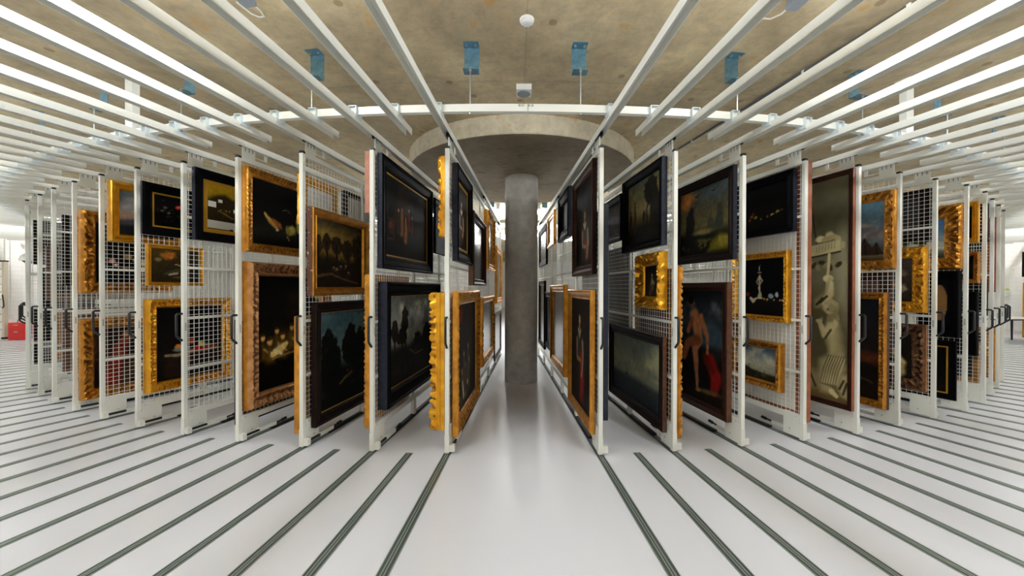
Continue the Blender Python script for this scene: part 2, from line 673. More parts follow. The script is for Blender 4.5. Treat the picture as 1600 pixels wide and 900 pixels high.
for a, where in ((-.07, 'left of the column'), (.075, 'right of the column')):
    h = dup(h0, 'grey-green ceiling bracket far back in the aisle, ' + where)
    h.location = polar(8.75, a, CEIL - BRH)
    h.rotation_euler = (0, 0, a)

post_me = MB().box(-.055, .055, -.03, .03, 0, CEIL - RAIL_Z - .128, 'rail_white').mesh('hanger_post')
pl_me = MB().box(-.075, .075, -.06, .06, CEIL - RAIL_Z - .138, CEIL - RAIL_Z - .128, 'rail_white').mesh('head_plate')
for a, sd in ((-.2766, 'left'), (.2869, 'right')):
    o = thing('hanger_post', 'broad white steel post hanging from the ceiling to the curved beam on the %s' % sd, 'post', polar(RB, a, RAIL_Z + .128), a,
              'white hanger posts')
    link('post', post_me, o)
    link('head_plate', pl_me, o)

# things on the ceiling
o = thing('smoke_detector', 'round white smoke detector on the concrete ceiling at the top centre', 'smoke detector', (.06, 2.93, CEIL))
MB().lathe([(0, 0), (.058, 0), (.058, -.01), (.054, -.014), (0, -.014)], 'plastic_white', 32).build('base', o, smooth=True)
MB().lathe([(0, -.014), (.05, -.014), (.05, -.024), (.04, -.034), (.018, -.037), (0, -.038)], 'plastic_white', 32).build('cap', o, smooth=True)
sl = MB()
for k in range(3):
    a0 = math.radians(35 + k * 42)
    sl.tube([(.044 * math.cos(a0 + t), .044 * math.sin(a0 + t), -.031) for t in np.linspace(0, .55, 6)], .0025, 'black_plastic', 6)
sl.build('vent_slot', o, label='dark curved vent slots')
o = thing('ceiling_sounder', 'small white box with grey round underside on the ceiling above the curved beam', 'alarm box', (.05, 3.84, CEIL))
MB().box(-.08, .08, 0, .16, -.062, 0, 'plastic_white').build('housing', o, bevel=.004)
MB().lathe([(0, -.062), (.07, -.062), (.07, -.067), (.06, -.069), (0, -.069)], 'grille_grey', 32, (0, .085)).build('grille', o, smooth=True)

o = thing('ceiling_conduit', 'thin dark conduit pipe clipped along the ceiling to the right of the smoke detector', 'pipe')
pts = [polar(r, .2 + .0022 * (14.9 - r), CEIL - .016) for r in (17.2, 15, 13, 11, 9.5)]
MB().tube(pts, .013, 'conduit', 10).build('pipe', o, smooth=True)
for r in (14.9, 14.05, 13.2, 12.35, 11.5):
    p = polar(r, .2 + .0022 * (14.9 - r), CEIL - .016)
    MB().box(p.x - .018, p.x + .018, p.y - .012, p.y + .012, p.z - .018, CEIL, 'plastic_white').build('clip', o)

# luminaires (real lamps of the room, plus some added mid-ring to brighten the aisle)
body = MB().box(-.75, .78, -.035, .035, -.05, 0, 'batten_grey').box(.5, .78, -.045, .045, -.075, -.045, 'batten_grey')
body.box(-.76, -.75, -.05, .05, -.12, 0, 'plastic_white').box(.49, .5, -.05, .05, -.125, 0, 'plastic_white')
body_me = body.mesh('batten')
dif = MB()
dif.v = []
prof = [(-.05, -.045), (.05, -.045), (.048, -.11), (.026, -.125), (-.026, -.125), (-.048, -.11)]
dif.v = [(-.75, y, z) for y, z in prof] + [(.49, y, z) for y, z in prof]
dif.slot('diffuser')
for q in range(6):
    dif.f.append((q, (q + 1) % 6, 6 + (q + 1) % 6, 6 + q))
dif.f += [tuple(range(6)), tuple(range(11, 5, -1))]
dif.mi = [0] * 8
dif_me = dif.mesh('diffuser')
cab = MB().tube([(.775, 0, -.04), (.86, .0, -.04), (.93, .03, -.03), (.95, .09, -.015), (.92, .13, -.008), (.8, .14, -.008)], .006, 'plastic_white', 8)
cab_me = cab.mesh('supply_cable', True)
lum0 = None


def luminaire(r, a, label, cable=True):
    global lum0
    if lum0 is None:
        lum0 = thing('ceiling_luminaire', label, 'light fitting', (0, 0, 0), 0, 'tube luminaires on the ceiling')
        link('batten', body_me, lum0)
        link('diffuser', dif_me, lum0)
        link('supply_cable', cab_me, lum0)
        o = lum0
    else:
        o = dup(lum0, label)
    o.location = polar(r, a, CEIL)
    o.rotation_euler = (0, 0, a + math.pi / 2)


for k in range(5):
    for s, a0, sg in (('left', -.131, -1), ('right', .139, 1)):
        a = a0 + sg * .27 * k
        luminaire(15.55, a, 'tube luminaire on the ceiling over the front walkway, %s %s of the smoke detector' % (ORD[k], s))
        r2 = 17.35
        if limit_r(a, 18.3) >= 18.2:
            luminaire(r2, a, 'tube luminaire nearest the back wall, behind the %s front one on the %s' % (ORD[k], s))
for k in range(3):
    for s, a0, sg in (('left', -.062, -1), ('right', .07, 1)):
        luminaire(7.2, a0 + sg * .27 * k, 'tube luminaire over the far ends of the racks, %s on the %s' % (ORD[k], s))


for r, a in ((5.0, .14), (5.0, .55), (2.7, .25), (2.7, .9)):  # lamps added to brighten the deep aisle; one far pair follows visible glare
    for s, sg in (('left', -1), ('right', 1)):
        luminaire(r, sg * a, 'added tube luminaire over the ring middle, %s %s of column' % ('well to the' if a > .5 else 'just', s)
                  + (', further back' if r < 3 else ''))


# ------------------------------------------------------------------ the sliding racks
LEN = 5.25
UPR = (1.06, 2.05, 3.1, 4.2)


def rack_prototype():
    t = thing('picture_rack', '', 'picture rack', (0, 0, 0), 0, 'white wire-mesh picture racks in a ring')
    W = 'white_steel'
    MB().box(0, .04, -.02, .02, .19, 2.93, W).box(-.003, .043, -.023, .023, .016, .19, W).build('front_post', t, bevel=.003)
    fpost = t.children[0]
    MB().box(.001, .039, -.019, .019, 2.93, 2.953, 'black_plastic').build('end_cap', fpost, label='black end cap')
    MB().box(LEN - .04, LEN, -.02, .02, .016, 2.93, W).build('rear_post', t)
    MB().box(.04, LEN - .04, -.016, .016, 2.905, 2.955, W).build('top_beam', t)
    MB().box(.04, LEN - .04, -.016, .016, .205, .262, W).build('bottom_beam', t)
    for z in (.72, 1.265, 1.81, 2.36):
        MB().box(.04, LEN - .04, -.01, .01, z - .013, z + .013, W).build('cross_bar', t)
    for u in UPR:
        MB().box(u - .015, u + .015, -.01, .01, .262, 2.905, W).build('upright', t)
        MB().box(u - .04, u + .04, -.02, .02, .018, .205, W).build('wheel_foot', t)
    w = MB()
    q = .0021
    u = .065
    while u < LEN - .05:
        w.box(u - q, u + q, .000, .0034, .262, 2.905, 'wire_white')
        u += .05
    z = .30
    while z < 2.9:
        w.box(.04, LEN - .04, -.0034, 0, z - q, z + q, 'wire_white')
        z += .05
    link('wire_mesh', w.mesh('wire_mesh', fix=False), t)
    # grip
    MB().tube([(0, 0, 1.315), (-.045, 0, 1.315), (-.055, 0, 1.305), (-.055, 0, 1.085), (-.048, 0, 1.07), (0, 0, 1.025)], .0115, 'black_plastic', 10).build(
        'handle', t, smooth=True, label='black grip handle')
    fp = MB().box(.043, .225, -.022, .022, .03, .27, W)
    for y in (-.022, .022):
        sg = 1 if y > 0 else -1
        fp.tube([(.15, y, .095), (.15, y + sg * .006, .095)], .008, 'steel', 8)
        fp.tube([(.07, y, .25), (.07, y + sg * .004, .25)], .006, 'steel', 8)
    fp.build('foot_plate', t)
    MB().box(.002, .045, -.072, -.023, .028, .092, W).build('bumper_block', t)
    lb = MB().box(.21, .42, -.058, -.03, .045, .085, W)
    lb.box(.2, .23, -.05, -.0, .05, .08, W)
    lat = lb.build('latch_bar', t)
    MB().tube([(.05, -.045, .062), (.21, -.045, .062)], .012, 'black_rubber', 10).build('foot_pedal', lat, smooth=True, label='black rubber pedal rod')
    MB().tube([(.42, -.045, .066), (.5, -.045, .07), (.505, -.045, .07), (.56, -.045, .074)], [.01, .01, .017, .017], 'black_rubber', 10).build(
        'foot_pedal', lat, smooth=True, label='black rubber pedal rod')
    MB().box(.4, 5.1, -.02, .02, .006, .03, 'black_rubber').build('brush_seal', t, label='black strip along the track')
    for u in (.065, 2.5, 4.9):
        hp = MB().box(u, u + .14, -.006, .006, 2.95, 3.075, W)
        for k in range(3):
            hp.box(u + .025 + k * .042, u + .031 + k * .042, -.0075, .0075, 3.02, 3.06, 'track_dark')
        hp.build('hanger_plate', t)
        MB().box(u + .14, u + .29, -.004, .004, 2.985, 2.995, W).box(u + .255, u + .29, -.005, .005, 2.985, 3.06, W).build('stop_bracket', t)
        MB().box(u - .02, u + .12, -.02, .02, 3.062, 3.1, 'black_rubber').build('trolley', t, label='dark trolley running inside the rail')
    st = MB().box(.012, .03, -.0206, .0206, 1.13, 1.22, 'paper')
    for k in range(4):
        st.box(.016, .026, -.0212, .0212, 1.14 + k * .019, 1.147 + k * .019, 'black_plastic')
    st.build('number_sticker', fpost, label='white sticker with small dark marks')
    return t


RACKS = {}
proto = rack_prototype()
DESC = {'L0': 'hung with a black-framed portrait above a gilt-framed one', 'R0': 'with dark tall portrait above a gilt-framed one',
        'L1': 'with two large black-framed paintings', 'R1': 'with gilt scrolled frame between black ones',
        'L2': 'with bare mesh above a gilt landscape', 'R2': 'with stormy landscape above a nude',
        'L3': 'with two ornate gilt-framed dark paintings', 'R3': 'with three paintings and white panel behind mesh',
        'L4': 'mostly bare mesh below one black frame', 'R4': 'with one tall grey figure painting',
        'L5': 'with small gilt picture between two others', 'R5': 'with tent beach picture at the top',
        'L6': 'with one gilt landscape at the top', 'R6': 'with bare upper mesh',
        'L7': 'with two carved gilt frames', 'R7': 'with black frames under blue-sky picture'}
for s in 'LR':
    for i in range(13):
        k = '%s%d' % (s, i)
        lab = 'white mesh rack, %s %s of column' % (ORD[i], SIDE[s])
        if k in DESC:
            lab += ', ' + DESC[k]
        if k == 'L0':
            o = proto
            o['label'] = lab
        else:
            o = dup(proto, lab)
        a = ang(s, i)
        o.location = polar(R + ROFF.get(k, 0), a, 0)
        o.rotation_euler = (0, 0, a + math.pi / 2)
        RACKS[k] = o


# ------------------------------------------------------------------ painting the canvases
def vnoise(X, Y, scale, seed):
    rs = np.random.RandomState(seed)
    G = rs.rand(64, 64)
    x, y = X * scale + seed * .37, Y * scale + seed * .71
    xi, yi = np.floor(x).astype(int), np.floor(y).astype(int)
    fx, fy = x - xi, y - yi
    fx, fy = fx * fx * (3 - 2 * fx), fy * fy * (3 - 2 * fy)
    g = lambda a, b: G[a % 64, b % 64]
    return (g(xi, yi) * (1 - fx) + g(xi + 1, yi) * fx) * (1 - fy) + (g(xi, yi + 1) * (1 - fx) + g(xi + 1, yi + 1) * fx) * fy


def fbm(X, Y, scale, seed, octv=4):
    o, a, t = 0, 1., 0
    for k in range(octv):
        o = o + a * vnoise(X, Y, scale * 2 ** k, seed + k)
        t += a
        a *= .55
    return o / t


class Paint:
    def __init__(self, w, h, seed=1, cell=.009, warp=.014):
        self.nx, self.ny = max(12, int(w / cell)), max(12, int(h / cell))
        self.asp = w / h
        x = np.linspace(0, 1, self.nx)
        y = np.linspace(0, 1, self.ny)
        self.X0, self.Y0 = np.meshgrid(x, y)
        self.seed = seed
        # isotropic coordinates: unit = picture height
        U, V = self.X0 * self.asp, self.Y0
        self.X = self.X0 + warp / self.asp * (fbm(U, V, 9, seed) - .5) * 2
        self.Y = self.Y0 + warp * (fbm(U, V, 9, seed + 20) - .5) * 2
        self.C = np.zeros((self.ny, self.nx, 3))

    def grad(self, stops, tilt=0.0):
        y = np.clip(self.Y + tilt * (self.X0 - .5), 0, 1)
        p = [s[0] for s in stops]
        for c in range(3):
            self.C[..., c] = np.interp(y, p, [s[1][c] for s in stops])
        return self

    def put(self, mask, col, a=1.0):
        m = np.clip(mask * a, 0, 1)[..., None]
        self.C = self.C * (1 - m) + np.array(col, float) * m
        return self

    def e(self, cx, cy, rx, ry, col, rot=0, soft=.35, a=1.0, rough=0.0):
        """soft ellipse; radii in units of picture height"""
        dx, dy = (self.X - cx) * self.asp, self.Y - cy
        c, s = math.cos(rot), math.sin(rot)
        d = np.sqrt(((dx * c + dy * s) / rx) ** 2 + ((-dx * s + dy * c) / ry) ** 2)
        if rough:
            d = d + rough * (fbm(self.X0 * self.asp, self.Y0, 14, self.seed + 7) - .5) * 2
        return self.put((1 - d) / (soft * .62), col, a)

    def st(self, pts, w, col, soft=.4, a=1.0):
        """stroke along points (x, y); widths per point (picture heights)"""
        if not hasattr(w, '__len__'):
            w = [w] * len(pts)
        best = np.full(self.X.shape, -9.)
        for (p, q, w0, w1) in zip(pts[:-1], pts[1:], w[:-1], w[1:]):
            ax, ay = p[0] * self.asp, p[1]
            bx, by = (q[0] - p[0]) * self.asp, q[1] - p[1]
            dx, dy = self.X * self.asp - ax, self.Y - ay
            t = np.clip((dx * bx + dy * by) / (bx * bx + by * by + 1e-9), 0, 1)
            d = np.hypot(dx - t * bx, dy - t * by)
            best = np.maximum(best, 1 - d / (w0 + (w1 - w0) * t))
        return self.put(best / (soft * .6), col, a)

    def cloud(self, col, scale, lo, hi, y0=0, y1=1, a=1.0, sd=0, stretch=1.0):
        n = fbm(self.X0 * self.asp, self.Y0 * stretch, scale, self.seed + 40 + sd)
        m = np.clip((n - lo) / (hi - lo), 0, 1)
        e = np.clip((self.Y - y0) / .06, 0, 1) * np.clip((y1 - self.Y) / .06, 0, 1)
        return self.put(m * e, col, a)

    def poly(self, pts, col, soft=.012, a=1.0):
        """filled polygon (convex or not) by signed even-odd with soft edge"""
        X, Y = self.X * self.asp, self.Y
        inside = np.zeros(X.shape, bool)
        dist = np.full(X.shape, 9.)
        n = len(pts)
        for k in range(n):
            ax, ay = pts[k][0] * self.asp, pts[k][1]
            bx, by = pts[(k + 1) % n][0] * self.asp, pts[(k + 1) % n][1]
            cond = ((ay > Y) != (by > Y)) & (X < (bx - ax) * (Y - ay) / (by - ay + 1e-12) + ax)
            inside ^= cond
            ex, ey = bx - ax, by - ay
            t = np.clip(((X - ax) * ex + (Y - ay) * ey) / (ex * ex + ey * ey + 1e-12), 0, 1)
            dist = np.minimum(dist, np.hypot(X - ax - t * ex, Y - ay - t * ey))
        sd = np.where(inside, dist, -dist)
        return self.put(sd / soft * .5 + .5, col, a)

    def tree(self, cx, cy, rx, ry, col, trunk=None, edge=.35):
        dx, dy = (self.X - cx) * self.asp, self.Y - cy
        d = np.hypot(dx / rx, dy / ry) + edge * 2 * (fbm(self.X0 * self.asp, self.Y0, 16, self.seed + 11) - .5)
        self.put((1 - d) / .12, col)
        hl = np.clip((fbm(self.X0 * self.asp, self.Y0, 28, self.seed + 13) - .52) / .2, 0, 1) * np.clip((1 - d) / .3, 0, 1)
        self.put(hl, np.array(col) * 1.5 + 8, .6)
        if trunk is not None:
            self.st([(cx, cy), (cx + .01, trunk)], [.02, .03], np.array(col) * .7)
        return self

    def tex(self, amp=.14, scale=22):
        n = fbm(self.X0 * self.asp, self.Y0, scale, self.seed + 90) - .5
        self.C = np.clip(self.C * (1 + amp * 2 * n[..., None]), 0, 255)
        return self


def P_figure(w, h, seed, cx=.45, robe=(70, 24, 18), bg=((0, (16, 14, 13)), (1, (30, 26, 22))), skin=(176, 128, 88), top=.8, lace=(150, 138, 110), sz=1.0, body=(26, 22, 20)):
    p = Paint(w, h, seed).grad(bg)
    p.cloud((44, 38, 30), 3, .5, .8, a=.4)
    p.poly([(cx - .2 * sz, .05), (cx - .16 * sz, top - .22), (cx - .05 * sz, top - .1), (cx + .06 * sz, top - .1), (cx + .2 * sz, top - .25), (cx + .28 * sz, .05)], body, .03)
    p.poly([(cx - .02, top - .3), (cx + .16 * sz, top - .26), (cx + .24 * sz, top - .5), (cx + .2 * sz, .06), (cx + .04, .06), (cx + .02, top - .45)], robe, .05, .85)
    p.e(cx, top - .2, .13 * sz, .12, np.array(body) * 1.5, soft=.9, a=.6)
    p.st([(cx, top - .04), (cx, top - .1)], [.03 * sz, .04 * sz], np.array(skin) * .8, .8)
    p.e(cx, top + .035 * sz, .058 * sz, .06 * sz, (38, 26, 18), soft=.6)
    p.e(cx, top, .045 * sz, .058 * sz, skin, soft=.7)
    p.e(cx + .012 * sz, top - .005, .028 * sz, .04 * sz, np.array(skin) * 1.12, soft=.9)
    p.st([(cx - .025 * sz, top + .008), (cx - .012 * sz, top + .008)], .005, (40, 26, 18), 1., .8)
    p.st([(cx + .012 * sz, top + .008), (cx + .025 * sz, top + .008)], .005, (40, 26, 18), 1., .8)
    p.st([(cx - .012 * sz, top - .03 * sz), (cx + .012 * sz, top - .03 * sz)], .005, (120, 50, 40), 1., .8)
    p.st([(cx - .06 * sz, top - .1), (cx, top - .15), (cx + .06 * sz, top - .1)], [.028, .036, .028], lace, .9)
    p.st([(cx - .13 * sz, top - .2), (cx - .12 * sz, top - .36), (cx + .03, top - .38)], [.05, .04, .028], np.array(skin) * .85, .9, .9)
    p.e(cx + .05, top - .38, .03, .024, skin, soft=.7)
    p.st([(cx + .15 * sz, top - .2), (cx + .18 * sz, top - .36), (cx + .12 * sz, top - .48)], [.05, .045, .03], lace, 1., .75)
    p.e(cx + .1 * sz, top - .51, .028, .026, skin, soft=.7)
    return p.tex()


def P_dark(w, h, seed, col=(26, 22, 18), hl=(60, 48, 34)):
    p = Paint(w, h, seed, cell=.02).grad([(0, np.array(col) * .6), (1, col)])
    p.cloud(hl, 3, .5, .78, a=.55)
    p.e(.5, .45, .16, .24, np.array(hl) * 1.1, soft=.9, a=.5)
    return p.tex()


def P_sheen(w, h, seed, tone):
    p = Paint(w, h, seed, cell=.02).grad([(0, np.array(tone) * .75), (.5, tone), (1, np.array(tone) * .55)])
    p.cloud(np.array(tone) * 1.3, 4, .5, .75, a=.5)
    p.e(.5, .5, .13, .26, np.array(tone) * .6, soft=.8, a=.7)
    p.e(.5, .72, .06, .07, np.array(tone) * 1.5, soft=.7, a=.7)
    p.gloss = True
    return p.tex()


def P_wide_black(w, h, seed):      # dim interior with standing figures (large black frame)
    p = Paint(w, h, seed).grad([(0, (14, 12, 11)), (.5, (20, 17, 14)), (1, (18, 20, 20))])
    p.poly([(.12, .4), (.28, .93), (.55, .8), (.5, .35)], (46, 32, 20), .08)
    p.e(.55, .74, .16, .09, (44, 50, 36), soft=.9, a=.8)
    for cx, y0, y1, c in ((.33, .33, .66, (118, 72, 34)), (.42, .25, .56, (134, 84, 44)), (.5, .42, .7, (92, 40, 28)), (.58, .4, .62, (64, 42, 28)), (.26, .34, .64, (38, 30, 24))):
        p.st([(cx, y0), (cx + .01, (y0 + y1) / 2), (cx, y1 - .06)], [.075, .06, .035], np.array(c) * 1.35, .8, .95)
        p.e(cx, y1 - .02, .024, .03, (190, 140, 96), soft=.6)
    p.e(.1, .38, .09, .07, (92, 48, 22), soft=.6)
    p.e(.11, .31, .08, .05, (60, 34, 18), soft=.6)
    p.st([(.04, .2), (.16, .22), (.16, .45), (.05, .46)], .02, (70, 40, 20), .8, .6)
    p.cloud((50, 30, 20), 9, .6, .75, .15, .5, .4)
    return p.tex(.25)


def P_trees_sky(w, h, seed):       # tall dark trees against a stormy pale sky
    p = Paint(w, h, seed).grad([(0, (14, 13, 10)), (.3, (28, 26, 19)), (.42, (124, 126, 116)), (.7, (166, 172, 166)), (1, (112, 122, 120))])
    p.cloud((222, 220, 204), 4, .48, .62, .45, .95, .95)
    p.cloud((84, 86, 86), 3, .55, .75, .55, 1.0, .8, 3)
    p.poly([(0, 0), (0, .4), (.2, .42), (.4, .38), (.62, .46), (1, .52), (1, 0)], (22, 20, 14), .05)
    p.tree(.12, .6, .1, .13, (28, 28, 20), .2)
    p.tree(.32, .72, .11, .15, (30, 30, 22), .2)
    p.tree(.26, .52, .15, .1, (24, 24, 17), .2)
    p.tree(.6, .42, .12, .12, (24, 23, 17), .2)
    p.tree(.86, .46, .16, .16, (18, 18, 14))
    p.st([(.42, .34), (.55, .26), (.75, .27)], [.012, .018, .01], (104, 84, 54), .8, .8)
    p.cloud((60, 52, 36), 12, .6, .72, .05, .4, .5, 5)
    return p.tex(.2)


def P_gold_pastoral(w, h, seed):   # cattle under golden trees
    p = Paint(w, h, seed).grad([(0, (24, 18, 12)), (.34, (52, 40, 20)), (.5, (128, 98, 34)), (.75, (150, 122, 52)), (1, (70, 62, 40))], .12)
    p.cloud((58, 52, 40), 3, .48, .7, .6, 1.0, .8)
    for cx, cy, rx, ry in ((.06, .62, .09, .15), (.22, .68, .1, .14), (.42, .64, .13, .14), (.66, .6, .16, .16), (.9, .62, .16, .24)):
        p.tree(cx, cy, rx, ry, (46, 36, 20), .4)
    p.poly([(0, 0), (0, .42), (.3, .46), (.6, .4), (1, .45), (1, 0)], (36, 27, 17), .06)
    for cx, cy in ((.36, .3), (.42, .28), (.5, .33), (.62, .34), (.68, .24)):
        p.e(cx, cy, .035, .022, (150, 124, 82), soft=.5)
        p.st([(cx - .02, cy), (cx - .02, cy - .05)], .008, (90, 70, 46))
        p.st([(cx + .02, cy), (cx + .02, cy - .05)], .008, (90, 70, 46))
    p.e(.47, .44, .012, .03, (170, 140, 96), soft=.5)
    p.st([(.05, .16), (.3, .2), (.6, .12), (.9, .06)], [.03, .025, .02, .02], (98, 74, 44), .9, .7)
    return p.tex(.22)


def P_night_wood(w, h, seed):
    p = Paint(w, h, seed).grad([(0, (10, 10, 8)), (.35, (20, 20, 16)), (.52, (104, 128, 124)), (1, (74, 108, 124))])
    p.cloud((128, 146, 144), 3, .5, .75, .6, 1, .6)
    p.tree(.12, .55, .12, .28, (18, 20, 15), .1)
    p.tree(.24, .48, .12, .24, (16, 18, 13), .1)
    p.tree(.58, .6, .18, .24, (17, 18, 14), .1)
    p.tree(.78, .52, .2, .3, (14, 15, 12), .1)
    p.poly([(0, 0), (0, .4), (.4, .36), (1, .42), (1, 0)], (15, 15, 11), .05)
    p.st([(.34, .22), (.48, .27), (.6, .3)], [.012, .02, .012], (112, 96, 44), .8, .8)
    p.e(.5, .33, .012, .02, (120, 40, 26), soft=.6)
    p.cloud((40, 42, 26), 12, .58, .7, .08, .45, .6, 2)
    return p.tex(.2)


def P_birds(w, h, seed):           # still life of game birds
    p = Paint(w, h, seed).grad([(0, (12, 11, 9)), (.3, (20, 18, 14)), (1, (11, 10, 10))])
    p.poly([(0, .12), (0, .3), (1, .34), (1, .1)], (30, 27, 22), .05)
    p.st([(.2, .5), (.3, .38), (.42, .27)], [.02, .06, .03], (176, 138, 66), .8)
    p.st([(.33, .42), (.44, .35), (.48, .3)], [.03, .05, .02], (146, 84, 32), .8)
    p.e(.4, .26, .03, .025, (196, 180, 150), soft=.6)
    p.e(.66, .3, .12, .11, (178, 164, 66), soft=.7, rough=.35)
    p.e(.6, .28, .07, .08, (146, 132, 62), soft=.7, rough=.35)
    p.e(.82, .34, .08, .12, (160, 138, 54), soft=.7, rough=.35)
    p.e(.78, .47, .04, .07, (150, 132, 70), soft=.7, rough=.3)
    p.st([(.58, .18), (.62, .12)], .014, (150, 120, 70))
    p.st([(.5, .6), (.58, .62), (.64, .58)], .006, (120, 104, 80), .8, .7)
    return p.tex(.25)


def P_candle_group(w, h, seed):    # lamplit group of people in the dark
    p = Paint(w, h, seed).grad([(0, (10, 8, 6)), (.5, (20, 16, 10)), (1, (12, 10, 8))])
    p.cloud((40, 30, 14), 3, .5, .75, .4, .9, .7)
    p.e(.42, .38, .22, .16, (70, 50, 18), soft=1.0, a=.8)
    for cx, cy, k in ((.07, .46, .9), (.17, .42, 1.1), (.27, .5, .9), (.36, .45, 1.), (.5, .52, 1.), (.62, .46, .9), (.78, .6, 1.)):
        p.poly([(cx - .045 * k, cy - .2), (cx - .04 * k, cy - .06), (cx, cy - .02), (cx + .045 * k, cy - .07), (cx + .06 * k, cy - .2)], (110, 82, 30), .03, .85)
        p.e(cx, cy, .03 * k, .038 * k, (212, 164, 84), soft=.7)
        p.e(cx - .004, cy + .028, .032 * k, .02 * k, (60, 36, 16), soft=.7)
        p.st([(cx + .02, cy - .1), (cx + .06, cy - .13)], .014, (190, 146, 76), .8)
    p.st([(.22, .3), (.32, .34), (.42, .38)], [.045, .06, .03], (236, 208, 128), .8)
    p.st([(.24, .34), (.34, .29)], [.02, .02], (250, 228, 160), .9)
    p.st([(.2, .25), (.46, .29)], [.01, .012], (150, 112, 52), .7)
    p.st([(.44, .28), (.8, .31)], [.012, .014], (150, 112, 52), .7)
    p.e(.78, .58, .05, .06, (88, 30, 16), soft=.8)
    p.e(.95, .84, .06, .09, (206, 184, 90), soft=.7)
    return p.tex(.25)


def P_mountain_papers(w, h, seed):
    p = Paint(w, h, seed).grad([(0, (30, 24, 12)), (.4, (44, 36, 16)), (.62, (110, 88, 18)), (1, (196, 160, 30))])
    p.poly([(0, .2), (0, .66), (.16, .78), (.34, .82), (.5, .74), (.62, .78), (.8, .6), (1, .5), (1, .2)], (44, 34, 16), .04)
    p.cloud((92, 72, 26), 8, .56, .72, .2, .6, .7)
    p.st([(.2, .44), (.34, .38), (.5, .3)], [.012, .016, .012], (140, 112, 52), .7)
    for x in (.26, .36, .42):
        p.e(x, .46, .014, .03, (150, 118, 44), soft=.6)
    return p.tex(.12)


def P_flowers(w, h, seed):
    p = Paint(w, h, seed).grad([(0, (12, 10, 10)), (1, (17, 14, 13))])
    rs = random.Random(seed)
    for k in range(26):
        p.e(.3 + rs.gauss(0, .16), .45 + rs.gauss(0, .16), .05, .02, (44, 46, 32), rot=rs.uniform(0, 3), soft=.7)
    for cx, cy, r, c in ((.45, .68, .09, (190, 60, 48)), (.58, .7, .08, (216, 190, 168)), (.72, .5, .06, (206, 66, 40)), (.7, .38, .06, (190, 96, 54)), (.62, .6, .05, (120, 96, 84)),
                         (.2, .62, .05, (92, 92, 76)), (.14, .5, .05, (80, 84, 70)), (.26, .45, .05, (96, 92, 80)), (.6, .3, .05, (150, 150, 130)), (.85, .62, .07, (180, 84, 66)), (.82, .42, .05, (160, 50, 40))):
        p.e(cx, cy, r, r * .8, c, soft=.8, rough=.4)
        p.e(cx + .01, cy + .01, r * .4, r * .3, np.array(c) * 1.2, soft=.7)
    return p.tex(.25)


def P_reclining(w, h, seed):       # figure lying under glowing clouds
    p = Paint(w, h, seed).grad([(0, (44, 34, 22)), (.4, (52, 44, 26)), (1, (72, 56, 26))])
    p.e(.35, .82, .26, .14, (176, 104, 34), soft=.9, rough=.4)
    p.e(.14, .68, .1, .07, (128, 110, 70), soft=.8, rough=.4)
    p.e(.4, .74, .05, .04, (190, 120, 70), soft=.7)
    p.e(.8, .75, .12, .1, (50, 46, 30), soft=.9)
    p.st([(.28, .25), (.45, .34), (.64, .4), (.72, .48)], [.05, .08, .07, .05], (64, 66, 46), .8)
    p.st([(.36, .24), (.52, .28)], [.03, .04], (196, 172, 140), .8)
    p.st([(.72, .4), (.76, .5)], [.06, .05], (206, 160, 116), .8)
    p.e(.74, .6, .035, .045, (200, 150, 104), soft=.6)
    p.e(.78, .6, .04, .06, (52, 30, 18), soft=.6)
    p.st([(.7, .46), (.56, .53), (.48, .55)], [.022, .018, .014], (200, 156, 112), .7)
    p.e(.6, .15, .3, .06, (92, 80, 52), soft=.9)
    return p.tex(.2)


def P_banquet(w, h, seed):         # laid table with fruit, nearly black background
    p = Paint(w, h, seed).grad([(0, (11, 9, 8)), (.3, (20, 16, 13)), (1, (11, 10, 10))])
    p.poly([(.08, .0), (.1, .3), (.3, .36), (1, .34), (1, .0)], (34, 22, 16), .04)
    p.st([(.12, .34), (.3, .33), (.5, .36), (.9, .36)], [.02, .03, .035, .03], (128, 112, 84), .8)
    p.e(.3, .44, .05, .045, (206, 110, 30), soft=.5)
    p.e(.4, .47, .045, .04, (180, 84, 24), soft=.5)
    p.e(.36, .4, .13, .03, (104, 122, 112), soft=.6)
    p.e(.52, .5, .04, .05, (164, 64, 30), soft=.5)
    p.st([(.42, .36), (.46, .22), (.42, .1)], [.05, .05, .03], (92, 60, 40), .9, .8)
    for x, c in ((.6, (170, 30, 22)), (.7, (140, 130, 110)), (.78, (90, 96, 60)), (.66, (196, 170, 80)), (.88, (120, 40, 30))):
        p.e(x, .42 + .03 * math.sin(x * 40), .045, .04, c, soft=.6)
    p.st([(.56, .36), (.8, .38)], [.02, .02], (176, 26, 20), .7)
    return p.tex(.22)


def P_hills_dusk(w, h, seed):
    p = Paint(w, h, seed).grad([(0, (24, 24, 26)), (.2, (34, 34, 36)), (.3, (116, 106, 104)), (.42, (196, 160, 134)), (.6, (160, 156, 154)), (1, (96, 110, 122))])
    p.cloud((186, 180, 174), 3, .5, .7, .5, .9, .5)
    p.poly([(0, .0), (0, .32), (.25, .38), (.5, .36), (.75, .3), (1, .33), (1, 0)], (78, 78, 90), .03)
    p.poly([(0, 0), (0, .22), (.4, .25), (1, .2), (1, 0)], (26, 26, 28), .04)
    p.cloud((60, 52, 46), 9, .55, .7, 0, .2, .6, 4)
    return p.tex(.12)


